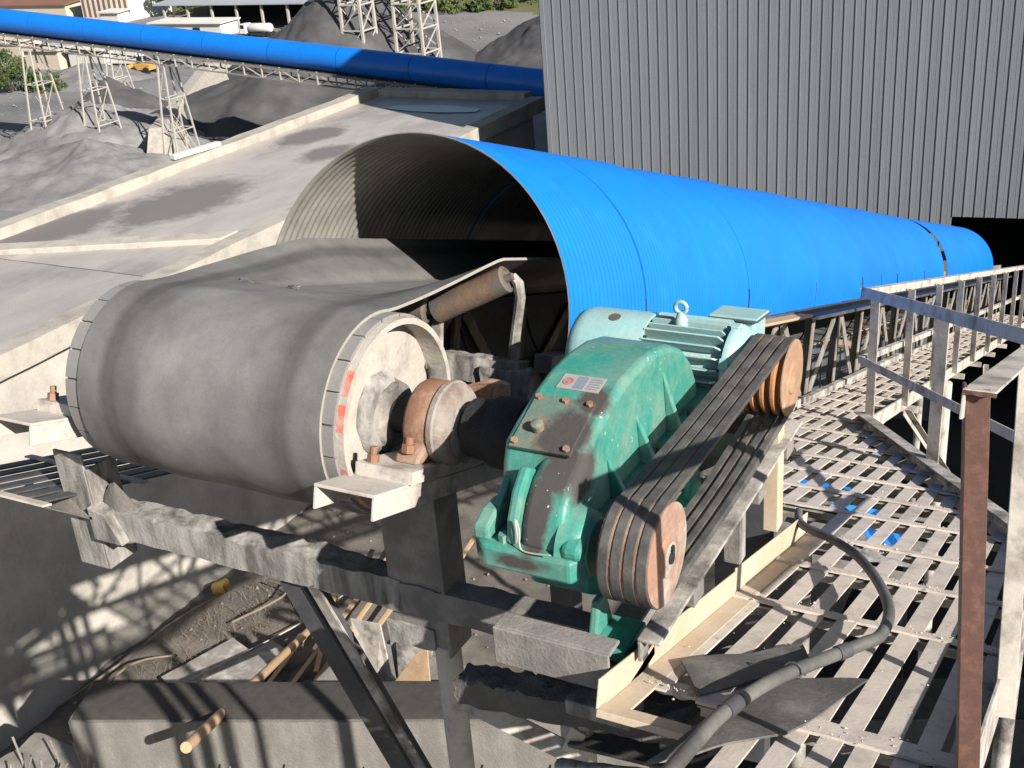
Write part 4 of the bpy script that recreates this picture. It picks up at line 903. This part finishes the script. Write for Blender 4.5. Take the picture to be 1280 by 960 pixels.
oily('roof_wet', 'roof_concrete', [((x_ + 9.4)*COURT, (y_ - 9)*COURT, (RZ + 27.5)*COURT, rx_*COURT, ry_*COURT, 2) for x_, y_, rx_, ry_ in ((-9.75, 9.9, .62, 1.0), (-10.45, 8.7, .5, .95), (-10.2, 13.0, .36, .7), (-9.3, 5.6, .5, .8), (-9.4, 12.2, .3, .5))], False, (.17, .155, .15), .9, 4.)
for o_ in st.children:
    if o_.name.split('.')[0] == 'roof_slab': o_.data.materials[0] = MATS['roof_wet']
cvr.data.materials[0] = MATS['reducer_cover']; ic.data.materials[0] = MATS['cover_oily']
for o_ in rd.children:
    if o_.name.split('.')[0] == 'flange': o_.data.materials[0] = MATS['flange_green']
mb = MB()
mb.tube(spline([(-1.625, 2.795, -2.03), (-1.615, 2.79, -1.99), (-1.622, 2.80, -1.94), (-1.610, 2.797, -1.97), (-1.605, 2.786, -2.03), (-1.57, 2.775, -2.035), (-1.49, 2.765, -2.02)], 4), .0028, 6)
single('wire_scrap', mb, 'string_white', 'bit of stiff pale wire twisted at the front of the green reducer', 'wire', (-1.6, 2.79, -2.04))

# ---------------------------------------------------------- belt sheaves
def sheave(parent, y, z, r, x1, face, groove, hub=True):
    prof = []; x0 = -.168; n = 4; pt = .168/n
    prof = [(x0, 0), (x0, r)]
    for k in range(n):
        a = x0 + pt*k; prof += [(a+.006, r), (a+.014, r-.028), (a+pt-.014, r-.028), (a+pt-.006, r)]
    prof += [(-.001, r), (0, r-.006), (.0, r*.45), (.008, r*.4), (.010, .05), (.010, 0)]
    mb = MB(); mb.lathe((x1, y, z), AX, prof, 56); mb.mi = [1 if max(abs(mb.v[i].x - x1) for i in f) < .0125 else 0 for f in mb.f]
    s = build('belt_sheave', mb, [groove, face], parent, smooth=30)
    if hub:
        mb = MB(); mb.lathe((x1+.0085, y, z), AX, [(0, .046), (.003, .043), (.004, .03), (.003, .026), (.003, 0)], 24); build('hub_ring', mb, 'cream_dusty', s, smooth=30)
        mb = MB(); mb.lathe((x1+.011, y-.004, z-.004), AX, [(0, .022), (.006, .02), (.006, 0)], 16); mb.box((x1+.0105, y-.008, z+.012), (x1+.020, y+.008, z+.036)); build('shaft_end', mb, 'grease', s, smooth=30)
Y1, Y2, ZS, RS1, RS2, XS = 2.925, 4.30, -2.04, .166, .155, -1.165
sheave(rd, Y1, ZS, RS1, XS, 'sheave_face', 'rust')
# ---------------------------------------------------------- motor
mo = thing('electric_motor', 'pale cyan finned electric motor with lifting eye behind the reducer', 'motor', (-1.7, Y2, -2.26)); MC = (-1.7, Y2, ZS)
mb = MB(); mb.lathe((-1.78, Y2, ZS), AX, [(0, 0), (0, .142), (.40, .142), (.40, 0)], 48); build('body', mb, 'motor_cyan', mo, smooth=35)
fin0 = None
for k in range(26):
    a = PI*2*(k+.5)/26
    if abs(math.sin(a)) < .35 and math.cos(a) < -.0: pass
    x0, x1 = -1.755, -1.42; u = Vector((0, math.cos(a), math.sin(a))); t = Vector((0, -math.sin(a), math.cos(a))); c_ = Vector((0, Y2, ZS))
    if math.sin(a) < -.75: continue
    h = .19 + (.012 if abs(math.cos(a)) > .4 else 0)
    pts = [(x0, .14), (x1, .14), (x1 - .004, h-.02), (x1-.022, h), (x0, h)]
    mb = MB(); mb.prism(pts, -.0035, .0035, lambda p, q, w_: Vector((p, 0, 0)) + c_ + u*q + t*w_); build('cooling_fin', mb, 'motor_cyan', mo)
mb = MB(); mb.lathe((-2.10, Y2, ZS), AX, [(0, 0), (0, .12), (.004, .15), (.02, .176), (.05, .19), (.08, .195), (.335, .197), (.345, .196), (.345, .185)], 56); cw = build('fan_cowl', mb, 'motor_cyan', mo, smooth=40)
mb = MB(); q = Vector((0, math.cos(R(103)), math.sin(R(103)))); mb.lathe(Vector((-1.905, Y2, ZS)) + q*.194, q, [(0, .026), (.004, .025), (.004, 0)], 20); build('plug', mb, 'reducer_dust', cw)
mb = MB(); q = Vector((0, math.cos(R(158)), math.sin(R(158)))); mb.lathe(Vector((-1.99, Y2, ZS)) + q*.194, q, [(0, .028), (.003, .027), (.003, 0)], 4); build('rust_spot', mb, 'motor_rust', cw)
mb = MB(); q = Vector((0, math.cos(R(145)), math.sin(R(145)))); mb.lathe(Vector((-1.875, Y2, ZS)) + q*.195, q, [(0, .014), (.006, .012), (.006, 0)], 12); build('plug', mb, 'motor_cyan', cw)
mb = MB(); mb.lathe((-1.41, Y2, ZS), AX, [(0, .17), (0, .188), (.02, .19), (.03, .185), (.06, .15), (.075, .1), (.09, .09), (.1, .085), (.1, 0)], 48); build('end_bell', mb, 'motor_cyan', mo, smooth=40)
for k in range(6):
    a = PI/6 + PI/3*k; u = Vector((0, math.cos(a), math.sin(a))); p_ = Vector((-1.40, Y2, ZS)) + u*.178
    mb = MB(); mb.box(p_ - Vector((.015, .022, .022)), p_ + Vector((.022, .022, .022)), Matrix.Rotation(a, 3, 'X')); mb.hexa(p_ + Vector((.022, 0, 0)), AX, .012, .012); build('lug', mb, 'motor_cyan', mo, bev=.004)
mb = MB(); mb.lathe((-1.312, Y2, ZS), AX, [(0, 0), (0, .03), (.09, .03), (.09, 0)], 20); build('shaft', mb, 'plate_metal', mo, smooth=40)
mb = MB(); bx_ = [(-1.54, 4.42, -2.0), (-1.36, 4.58, -1.885)]; mb.box(*bx_, Matrix.Rotation(R(-8), 3, 'X')); tb = build('terminal_box', mb, 'motor_cyan', mo, bev=.012)
mb = MB(); mb.box((-1.555, 4.41, -1.8845), (-1.345, 4.592, -1.879), Matrix.Rotation(R(-8), 3, 'X')); build('gasket', mb, 'rail_grey', tb)
mb = MB(); mb.box((-1.552, 4.413, -1.8785), (-1.348, 4.589, -1.868), Matrix.Rotation(R(-8), 3, 'X')); build('box_lid', mb, 'motor_cyan', tb, bev=.004)
mb = MB(); ring = [Vector((-1.63 + .0*k, Y2 + .030*math.cos(2*PI*k/20), ZS + .262 + .030*math.sin(2*PI*k/20))) for k in range(21)]
ring = [Vector((-1.63 + .024*math.cos(2*PI*k/20), Y2, ZS + .247 + .024*math.sin(2*PI*k/20))) for k in range(21)]
mb.tube(ring, .0095, 10, cap=False); mb.lathe((-1.63, Y2, ZS+.145), (0, 0, 1), [(0, .03), (.05, .028), (.06, .022), (.085, .014)], 16); build('lifting_eye', mb, 'motor_cyan', mo, smooth=50)
for y in (Y2-.17, Y2+.17):
    mb = MB(); mb.box((-1.74, y-.05, -2.26), (-1.46, y+.05, -2.235)); mb.prism([(-.04, 0), (.04, 0), (.02, .12), (-.02, .12)], -1.7, -1.5, lambda a, b, t: Vector((t, y + a*.6, -2.235 + b))); build('foot', mb, 'motor_cyan', mo, bev=.005)
mb = MB(); mb.box((-1.72, Y2-.155, -2.215), (-1.46, Y2-.14, -2.05)); build('side_plate', mb, 'motor_cyan', mo, bev=.004)
sheave(mo, Y2, ZS, RS2, XS, 'sheave_tan', 'rust_orange', False)
# ---------------------------------------------------------- four V belts
vl = ['outermost V belt next to the rusty sheave faces', 'second V belt from the sheave faces', 'third V belt from the sheave faces', 'innermost V belt nearest the reducer and motor']
for k in range(4):
    x = XS - .021 - k*.042; mb = MB(); path = []
    sagu = .004 + .003*k
    for i in range(21): a = PI/2 + PI*i/20; path.append((Y1 + (RS1+.002)*math.cos(a), ZS + (RS1+.002)*math.sin(a), a))
    for i in range(1, 24): t = i/24; path.append((Y1 + (Y2-Y1)*t, ZS - (RS1+.002)*(1-t) - (RS2+.002)*t - (.022+.006*k)*math.sin(PI*t), -PI/2))
    for i in range(21): a = -PI/2 + PI*i/20; path.append((Y2 + (RS2+.002)*math.cos(a), ZS + (RS2+.002)*math.sin(a), a))
    for i in range(1, 24): t = i/24; path.append((Y2 + (Y1-Y2)*t, ZS + (RS2+.002)*(1-t) + (RS1+.002)*t - sagu*math.sin(PI*t), PI/2))
    n = len(path); vs = []
    for (y, z, a) in path:
        nv = Vector((0, math.cos(a), math.sin(a))); c_ = Vector((x, y, z))
        for dx, dn in ((-.0165, 0), (-.0165, .0015), (-.0145, .003), (.0145, .003), (.0165, .0015), (.0165, 0), (.011, -.019), (-.011, -.019)): vs.append(c_ + Vector((dx, 0, 0)) + nv*dn)
    m8 = 8; mb.add(vs, [(i*m8+j, i*m8+(j+1) % m8, ((i+1) % n)*m8+(j+1) % m8, ((i+1) % n)*m8+j) for i in range(n) for j in range(m8)])
    single('drive_belt', mb, 'vbelt', vl[k], 'V belt', (x, 3.6, ZS+.19), group='V belts between the two sheaves', smooth=35)

mat('dusted', (.16, .15, .135), (.11, .1, .09), 1., 9, .8, 80)
# ---------------------------------------------------------- drive base under reducer and motor
db = thing('drive_plinth', 'welded steel base of channels under the green reducer and the motor', 'base', (-1.5, 3.5, -2.9))
mb = MB(); mb.box((-1.225, 2.80, -2.295), (-1.15, 4.42, -2.283)); mb.box((-1.225, 2.80, -2.37), (-1.213, 4.42, -2.2955)); build('belt_rail', mb, 'cream_dusty', db, bev=.003)
def chan(x0, x1, y, z0, z1, dep_, mtl):
    mb = MB(); mb.box((x0, y, z0), (x1, y+.012, z1)); mb.box((x0, y+.0121, z1-.014), (x1, y+dep_, z1)); mb.box((x0, y+.0121, z0), (x1, y+dep_, z0+.014)); build('channel', mb, mtl, db, bev=.004)
chan(-1.66, -1.26, 2.66, -2.40, -2.262, .09, 'dusty_steel')
mb = MB(); mb.box((-1.46, 2.74, -2.475), (-1.24, 2.98, -2.43)); mb.box((-1.42, 2.66, -2.53), (-1.2, 2.78, -2.4755)); build('packing_plate', mb, 'concrete_steel', db, bev=.005)
for x, y0 in ((-1.9, 3.5), (-1.38, 2.80)): mb = MB(); mb.box((x-.05, y0, -2.58), (x+.05, 4.75, -2.43)); build('base_beam', mb, 'dusty_steel', db, bev=.004)
for y in (3.35, 4.1, 4.5): mb = MB(); mb.box((-1.95, y-.05, -2.50), (-1.22, y+.05, -2.432)); build('cross_channel', mb, 'dusty_steel', db, bev=.004)
for y in (Y2-.17, Y2+.17): mb = MB(); mb.box((-1.85, y-.045, -2.43), (-1.28, y+.045, -2.262)); build('motor_rail', mb, 'dusty_steel', db, bev=.004)
for y, a_ in ((Y2-.17, 0), (3.72, 0)): pass
mb = MB(); mb.box((-1.245, 4.19, -2.70), (-1.185, 4.2, -2.20)); mb.box((-1.196, 4.2005, -2.70), (-1.185, 4.27, -2.20)); build('post', mb, 'tan_cream', db, bev=.003)
mb = MB(); mb.box((-1.27, 3.76, -2.60), (-1.205, 3.77, -2.37)); mb.box((-1.216, 3.7705, -2.60), (-1.205, 3.83, -2.37)); build('post', mb, 'concrete_steel', db, bev=.003)
mb = MB(); mb.lathe((-1.53, 3.0, -13.2), (0, 0, 1), [(0, 0), (0, .04), (10.6, .04), (10.6, 0)], 18); build('round_leg', mb, 'cream_paint', db, smooth=40)
mb = MB(); mb.angle((-1.97, 2.95, -2.83), (-1.50, 2.98, -2.98), .07, .008, up=(0, -1, 1)); build('brace', mb, 'cream_paint', db)
mb = MB(); mb.angle((-1.50, 2.95, -2.88), (-1.62, 2.95, -3.2), .06, .008, up=(0, -1, 0)); build('brace', mb, 'cream_paint', db)
for x, y in ((-1.9, 4.6), (-1.38, 4.6)): mb = MB(); mb.bar((x, y, -2.58), (x, y, -13.2), .1, .1); build('leg', mb, 'dark_steel', db)
cu = csn(-1.97, 3.62, -1.69); cv = csn(-.92, 3.47, -1.53)
mb = MB(); rough_box(mb, (0, -.06, -.09), ((cv-cu).length, .06, 0), 70, 8, 6, .010, 16, 4, .035)
Mx = (cv-cu).to_track_quat('X', 'Z').to_matrix(); mb.v = [Mx @ v + cu for v in mb.v]; build('dusted_beam', mb, 'dusted', db, smooth=60)
mb = MB(); q0, q1 = csn(-1.5, 3.5, -1.86), csn(-.86, 3.2, -1.62); mb.tube([q0.lerp(q1, i/14) + Vector((0, 0, .006*nz((i, 0, 0), .7))) for i in range(15)], [.028 + .008*nz((i, 0, 0), .9, 4) for i in range(15)], 9); build('dusted_pipe', mb, 'concrete_steel', db, smooth=60)
mb = MB(); mb.bar(csn(-1.55, 3.75, -1.86), csn(-.8, 3.5, -1.70), .12, .015); build('loose_strip', mb, 'mat_rubber', db)

# ---------------------------------------------------------- hose and rubber mats on the deck
hp = [(-1.30, 5.66, -1.37), (-1.22, 5.42, -1.37), (-1.04, 5.24, -1.365), (-.875, 5.0, -1.36), (-.725, 4.65, -1.355), (-.635, 4.34, -1.355), (-.615, 4.08, -1.36), (-.655, 3.98, -1.37), (-.73, 3.86, -1.395), (-.83, 3.52, -1.39), (-.88, 3.2, -1.39), (-.885, 2.95, -1.39), (-.88, 2.6, -1.39)]
ho = thing('black_hose', 'thick dusty black hose curving across the slatted deck', 'hose', (-.75, 4.2, -1.44), True)
pth = spline(hp); mb = MB(); mb.tube(pth, [.019 + .003*min(1, i/45) for i in range(len(pth))], 14); build('hose', mb, 'hose_rubber', ho, smooth=60)
for k in (45, 58):
    mb = MB(); mb.tube([pth[k], pth[k+2]], .0265, 14); build('tape_band', mb, 'dark_steel', ho, smooth=60)
mb = MB(); c_ = pth[52]; mb.tube([c_ + Vector((.03*math.cos(a), .0, .03*math.sin(a))) for a in [i*PI/6 for i in range(13)]] + [c_ + Vector((.03, .05, -.02))], .0035, 6); build('wire_tie', mb, 'dark_steel', ho)
def rmat(P, lab, seed):
    P = [Vector((x, s, -1.447)) for x, s in P]; mb = MB(); N = 14; A, B, C_, D = P; t_ = .007
    def pt(i, j): p = A.lerp(B, i/N).lerp(D.lerp(C_, i/N), j/N); return p + Vector((0, 0, .03*abs(nz(p, 2.2, seed)) + .004*nz(p, 9, seed)))
    top = [pt(i, j) for i in range(N+1) for j in range(N+1)]; bot = [p - Vector((0, 0, t_)) for p in top]; n = N+1; o = n*n
    fs = [(i*n+j, (i+1)*n+j, (i+1)*n+j+1, i*n+j+1) for i in range(N) for j in range(N)]; fs += [tuple(o+q for q in f[::-1]) for f in fs]
    for i in range(N): fs += [(i*n, o+i*n, o+(i+1)*n, (i+1)*n), (i*n+N, (i+1)*n+N, o+(i+1)*n+N, o+i*n+N), (i, i+1, o+i+1, o+i), (N*n+i, o+N*n+i, o+N*n+i+1, N*n+i+1)]
    mb.add(top + bot, fs); single('rubber_mat', mb, 'mat_rubber', lab, 'mat', tuple(P[0]), True, group='rubber strips under the hose', smooth=40)
rmat([(-1.02, 3.40), (-.79, 3.87), (-.86, 4.02), (-1.16, 3.62)], 'smaller black rubber strip lying left of the hose', 1)
rmat([(-.99, 2.86), (-.72, 3.27), (-.60, 3.84), (-.88, 3.70)], 'larger black rubber strip with pointed corner lying under the hose', 5)
mb = MB(); mound(mb, (-.93, 5.46, -1.466), .17, .075, .035, 3, 26, 10, .8, .7)
for i, v in enumerate(mb.v): mb.v[i] = v + Vector((0, 0, .008*nz(v, 22) * (v.z > -1.46)))
single('rag', mb, 'concrete_steel', 'grey crumpled rag on the deck behind the hose', 'rag', (-.9, 5.46, -1.46), True, smooth=60)
# grit lodged on the deck battens and slats
rnd = random.Random(11); mb = MB()
for k in range(900):
    if k % 8: s_ = rnd.choice(battens[1:12]) + rnd.gauss(0, .03)
    else: s_ = rnd.uniform(3.2, 9)
    x_ = rnd.uniform(-1.2 if s_ < 5.8 else -2.2, xright(min(s_, 9.1)) - .04); r_ = rnd.uniform(.002, .005) + (.004 if rnd.random() < .05 else 0); c_ = Vector((x_, s_, -1.453 + r_*.3))
    mb.add([c_ + Vector((rnd.uniform(.6, 1.3)*r_*a, rnd.uniform(.6, 1.3)*r_*b, rnd.uniform(.5, 1)*r_*c3)) for a, b, c3 in ((1,0,0), (0,1,0), (-1,0,0), (0,-1,0), (0,0,1))], [(0,1,4), (1,2,4), (2,3,4), (3,0,4), (3,2,1,0)])
o = build('grit', mb, 'slat_paint', dkk); o['kind'] = 'stuff'
# blue offcuts under the deck
for i, (c3, r3, sx_, sy_, lab) in enumerate([((-2.15, 9.2, -5.32), .2, .55, .35, 'larger bright blue sheet offcut seen through the deck gaps'), ((-1.75, 8.55, -5.1), -.3, .4, .28, 'blue sheet offcut under the middle of the deck'), ((-1.42, 7.9, -4.92), .5, .3, .3, 'small blue sheet offcut closest to the hose')]):
    c_ = Vector(c3); rt = Matrix.Rotation(r3, 3, 'Z') @ Matrix.Rotation(R(-14), 3, 'X'); mb = MB(); N = 12
    vs = [rt @ Vector((sx_*(i_/N-.5), sy_*(j-.5), .012*math.cos(i_*PI/2) + .03*(j-.5)*i)) + c_ for j in (0, 1) for i_ in range(N+1)]; vs += [v - Vector((0, 0, .004)) for v in vs]
    n = N+1; fs = [(k, k+1, n+k+1, n+k) for k in range(N)]; fs += [tuple(q + 2*n for q in f[::-1]) for f in fs]
    mb.add(vs, fs); single('blue_offcut', mb, 'blue_sheet', lab, 'sheet', c3, group='blue sheet offcuts below the deck')
pl = thing('lower_landing', 'short lower slatted landing below the deck carrying blue offcuts', 'platform', (-1.9, 8.6, -5.35))
for k in range(5): mb = MB(); mb.box((-2.4, 8.1 + .26*k, -5.47 - .01*k), (-1.2, 8.26 + .26*k, -5.46 - .01*k)); build('slat', mb, 'dusty_steel', pl)

# ---------------------------------------------------------- left walkway in the shade of the belt
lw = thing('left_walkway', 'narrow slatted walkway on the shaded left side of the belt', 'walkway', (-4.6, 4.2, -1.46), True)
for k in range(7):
    mb = MB(); x = -4.98 + k*.105; mb.box((x, 3.72, -1.51), (x+.068, 5.6, -1.501)); build('slat', mb, 'dark_steel', lw)  # shade beside the pulley is put into the slats as a darker colour
for s in (3.7, 4.3, 4.9): mb = MB(); mb.box((-5.02, s, -1.50), (-4.2, s+.05, -1.49)); build('batten', mb, 'slat_paint', lw)
mb = MB(); mb.bar((-4.62, 3.7, -1.3), (-4.34, 3.42, -1.42), .02, .12); build('kick_plate', mb, 'cream_paint', lw)
mb = MB(); mb.box((-4.5, 3.36, -1.46), (-4.28, 3.40, -1.36)); build('kick_plate', mb, 'cream_paint', lw)
mb = MB(); mb.box((-4.46, 3.56, -1.33), (-4.28, 3.572, -1.05)); mb.v = [Matrix.Rotation(R(-25), 3, 'Y') @ (v - Vector((-4.4, 3.56, -1.3))) + Vector((-4.5, 3.56, -1.3)) for v in mb.v]; build('warning_plate', mb, 'cream_paint', lw)

# ================================================================== LOWER LEFT: ledge, rubble, laths
GS = COURT
le = thing('concrete_ledge', 'rough concrete beam crossing the foreground below the machine', 'ledge', (-4.5, 4.8, -6.9))
e1 = Vector((.922, .387, 0)); e2 = Vector((-.387, .922, 0)); L0 = Vector((-5.98, 4.10, 0))
mb = MB(); rough_box(mb, (0, 0, -6.9), (8.0, .40, -5.2), 150, 8, 26, .012, 5, 3)
mb.v = [L0 + e1*v.x + e2*v.y + Vector((0, 0, v.z)) for v in mb.v]; build('beam', mb, 'ledge_concrete', le, smooth=40)
mb = MB(); vs = []
sheet(mb, .02, 7.9, .012, .395, 120, 8, lambda x, y: 0)
for i, v in enumerate(mb.v):
    ed = min(v.y-.01, .40-v.y); q = L0 + e1*v.x + e2*v.y; mb.v[i] = Vector((q.x, q.y, -5.188 + .012*min(1, max(0, ed)/.05)*(.6 + .8*abs(fbm(q, 3, 2)))))
build('dust_layer', mb, 'coal_dust', le, smooth=60)
bb = thing('broken_beam', 'broken concrete beam end with bare bent reinforcing bars', 'rubble', (-6.0, 4.2, -6.7))
mb = MB(); rough_box(mb, (-6.55, 3.55, -6.9), (-5.75, 4.25, -5.62), 18, 14, 18, .05, 4, 7, .05); build('concrete', mb, 'ledge_concrete', bb, smooth=40)
for k in range(9):
    x = -6.35 + k*.075; y = 3.75 + .3*random.random(); mb = MB(); mb.tube([(x, y, -5.7), (x + .02, y, -5.5), (x + .07*(k % 3-1), y + .04, -5.36 - .05*(k % 2))], .008, 6); build('bar', mb, 'dusty_steel', bb)
for k in range(6):
    x = -4.9 + k*.5; mb = MB(); q = L0 + e1*(1.0 + k*.45) + e2*(-.06); mb.tube([q + Vector((0, 0, -5.9)), q + Vector((.04, -.02, -5.65)), q + Vector((.16, -.04, -5.44))], .007, 6)
    single('reinforcing_bar', mb, 'dusty_steel', ['leftmost', 'second', 'third', 'fourth', 'fifth', 'rightmost'][k] + ' thin bar in the row sticking up in front of the concrete ledge', 'bar', tuple(q + Vector((0, 0, -5.9))), group='bars sticking out below the ledge')
for k in range(5):
    GS = 1.0; q = csn(-1.32 + .12*k, 3.35 - .04*k, -1.86); mb = MB(); mb.tube([q, q + Vector((.01, -.02, .09)), q + Vector((.05 - .02*k, -.03, .17))], .0045, 6)
    single('reinforcing_bar', mb, 'string_white', ['leftmost', 'second', 'middle', 'fourth', 'rightmost'][k] + ' thin pale bar of five below the dusted pipe at the bottom edge', 'bar', tuple(q), group='pale bars at the bottom edge')
GS = COURT
def lath(p, q, w_, h_, lab, m_='lath_wood', nm='wooden_lath', grp='wooden laths on the dirt'):
    mb = MB(); mb.bar(p, q, w_, h_); single(nm, mb, m_, lab, 'lath', tuple((Vector(p)+Vector(q))/2), group=grp, bev=.003)
LS = [((-6.30, 6.28, -6.62), (-6.45, 8.0, -6.45), 'lath leaning left of the others beside the pole'), ((-6.12, 6.42, -6.64), (-6.25, 8.4, -6.40), 'second lath from the pole'), ((-5.93, 6.5, -6.62), (-6.15, 8.5, -6.42), 'middle lath of the bundle'), ((-5.75, 6.6, -6.63), (-5.95, 8.6, -6.5), 'lath right of the middle one'), ((-5.95, 6.55, -6.56), (-6.45, 7.6, -6.44), 'short lath lying crosswise over the bundle'), ((-5.35, 6.6, -6.62), (-5.6, 8.9, -6.4), 'pale lath nearest the dark brace')]
for p_, q_, l_ in LS: lath(p_, q_, .045, .02, l_)
mb = MB(); a_, b_ = Vector((-6.42, 7.15, -6.60)), Vector((-4.72, 3.95, -4.86)); mb.tube([a_.lerp(b_, t) for t in (0, .3, .6, 1)], [.033, .034, .036, .036], 12); single('wooden_pole', mb, 'lath_wood', 'round tan wooden pole leaning across the concrete ledge', 'pole', (-5.05, 4.5, -5.2), smooth=40)
for c3, rz_, sx_, sy_, lab in (((-6.95, 6.28, -6.60), -.32, .40, .75, 'left grey board with peeling white paint on the dirt'), ((-6.58, 6.4, -6.585), -.30, .34, .72, 'right grey board beside the peeling one')):
    rt = Matrix.Rotation(rz_, 3, 'Z'); mb = MB(); rough_box(mb, (-sx_/2, -sy_/2, -.008), (sx_/2, sy_/2, .008), 8, 12, 1, .004, 6); mb.v = [rt @ v + Vector(c3) for v in mb.v]; single('loose_board', mb, 'board_grey', lab, 'board', c3, group='boards on the dirt', smooth=30)
bk = thing('yellow_bucket', 'small yellow bucket lying on the dirt by the concrete wall', 'bucket', (-7.62, 7.3, -6.68))
mb = MB(); ax_ = Vector((.8, .3, .25)).normalized(); mb.lathe((-7.72, 7.26, -6.58), ax_, [(0, 0), (0, .06), (.13, .072), (.137, .076), (.137, .07), (.13, .066), (.01, .056), (.01, 0)], 28); build('body', mb, 'bucket_yellow', bk, smooth=40)
mb = MB(); mb.tube([Vector((-7.72, 7.26, -6.58)) + ax_*.13 + Vector((.074*math.cos(t), .074*math.sin(t), -.02)) for t in [i*PI/8 - 1.2 for i in range(9)]], .004, 6); build('handle', mb, 'dusty_steel', bk)
# dry weeds: thin arching stalks
rnd = random.Random(5); mb = MB()
spots = [(-7.35, 6.0, .3), (-7.15, 6.3, .28), (-7.5, 6.6, .3), (-7.2, 7.1, .35), (-6.95, 7.3, .35), (-7.4, 7.5, .3), (-6.8, 7.6, .3), (-7.3, 5.6, .3), (-7.0, 5.5, .35), (-7.55, 5.4, .3), (-6.75, 5.7, .3), (-7.6, 7.0, .2), (-7.1, 6.9, .3), (-6.6, 7.9, .25)]
for sx_, sy_, r_ in spots:
    for k in range(75):
        a = rnd.uniform(0, 6.28); rr = r_*rnd.random()**.6; x, y = sx_ + rr*math.cos(a), sy_ + rr*math.sin(a); L_ = rnd.uniform(.06, .3); b_ = rnd.uniform(0, 6.28); z = terr(x, y); h = L_*rnd.uniform(.2, .8)
        d = Vector((math.cos(b_), math.sin(b_), 0)); p_ = [Vector((x, y, z)), Vector((x, y, z)) + d*L_*.4 + Vector((0, 0, h*.5)), Vector((x, y, z)) + d*L_ + Vector((0, 0, h*.35))]; s_ = d.cross(Vector((0, 0, 1)))*rnd.uniform(.001, .0022)
        mb.add([p_[0]-s_, p_[0]+s_, p_[1]+s_, p_[1]-s_, p_[2]+s_*.4, p_[2]-s_*.4], [(0, 1, 2, 3), (3, 2, 4, 5)])
single('dry_weeds', mb, 'dry_weed', 'tangles of dry straw coloured weeds at the foot of the concrete wall', 'weeds', (-7.2, 6.5, -6.7), kind='stuff')
vn = [[(-7.85, 5.3, -6.6), (-7.7, 6.0, -6.55), (-7.75, 6.7, -6.6), (-7.6, 7.4, -6.62)], [(-7.5, 5.2, -6.55), (-7.55, 5.9, -6.5), (-7.35, 6.3, -6.6)], [(-7.2, 6.9, -6.6), (-6.9, 7.3, -6.5), (-7.1, 7.7, -6.62), (-6.7, 7.6, -6.62)], [(-7.3, 7.6, -6.6), (-6.9, 7.5, -6.55), (-6.6, 7.25, -6.63)]]
vlab = ['long dry vine along the foot of the concrete wall', 'short dry vine curling near the broken beam', 'looping dry vine near the yellow bucket', 'thick dry stalk lying right of the yellow bucket']
for P_, l_ in zip(vn, vlab): mb = MB(); mb.tube(spline([Vector(q) for q in P_]), .011, 6); single('dry_vine', mb, 'dry_weed', l_, 'vine', P_[0], group='dry vines by the wall', smooth=60)
mb = MB(); mb.tube(spline([(-7.3, 5.4, -6.62), (-6.9, 6.1, -6.55), (-6.55, 7.2, -6.6), (-6.3, 8.3, -6.55)]), .008, 6); single('cable', mb, 'string_white', 'thin pale cable running over the boards and the dirt', 'cable', (-6.9, 6.1, -6.6), smooth=60)
# scattered pebbles
mb = MB()
for k in range(500):
    x, y = rnd.uniform(-7.9, -2.2), rnd.uniform(4.6, 9.5); r_ = rnd.uniform(.006, .028); z = terr(x, y) + r_*.4
    o_ = [Vector((rnd.uniform(.6, 1.2)*r_*a, rnd.uniform(.6, 1.2)*r_*b, rnd.uniform(.5, 1)*r_*c_)) + Vector((x, y, z)) for a, b, c_ in ((1,0,0), (0,1,0), (-1,0,0), (0,-1,0), (0,0,1), (0,0,-1))]
    mb.add(o_, [(0,1,4), (1,2,4), (2,3,4), (3,0,4), (1,0,5), (2,1,5), (3,2,5), (0,3,5)])
single('pebbles', mb, 'ledge_concrete', 'loose pebbles and crumbs scattered on the dirt', 'pebbles', (-5, 7, -6.7), kind='stuff')
# cut steel plates standing behind the ledge
PLT = [([(-4.78, 5.72, -5.12), (-4.50, 5.7, -5.08), (-4.42, 5.66, -5.65), (-4.6, 5.6, -5.85)], 'cream_paint', 'pinkish white cut plate left of the plate pile'), ([(-4.50, 5.78, -5.08), (-4.08, 5.8, -5.1), (-4.2, 5.7, -5.62), (-4.42, 5.7, -5.66)], 'cream_dusty', 'grey cut plate in the middle of the pile'), ([(-4.0, 5.55, -4.98), (-3.98, 5.5, -5.3), (-4.1, 5.42, -5.75), (-4.55, 5.42, -5.75)], 'tan_paint', 'triangular tan plate with rust standing at the right of the pile')]
for P_, m_, l_ in PLT:
    P_ = [Vector(q) for q in P_]; n_ = (P_[1]-P_[0]).cross(P_[2]-P_[0]).normalized()*.012; mb = MB(); mb.add(P_ + [q + n_ for q in P_], [(0,1,2,3), (7,6,5,4), (0,4,5,1), (1,5,6,2), (2,6,7,3), (3,7,4,0)])
    single('cut_plate', mb, m_, l_, 'plate', tuple(P_[3]), group='cut plates behind the ledge', bev=.003)
mb = MB(); mb.box((-5.2, 5.5, -6.8), (-2.9, 6.3, -5.78)); single('rubble_block', mb, 'ledge_concrete', 'concrete block behind the ledge carrying the cut plates', 'block', (-4, 5.9, -6.8), bev=.02)
GS = 1.0
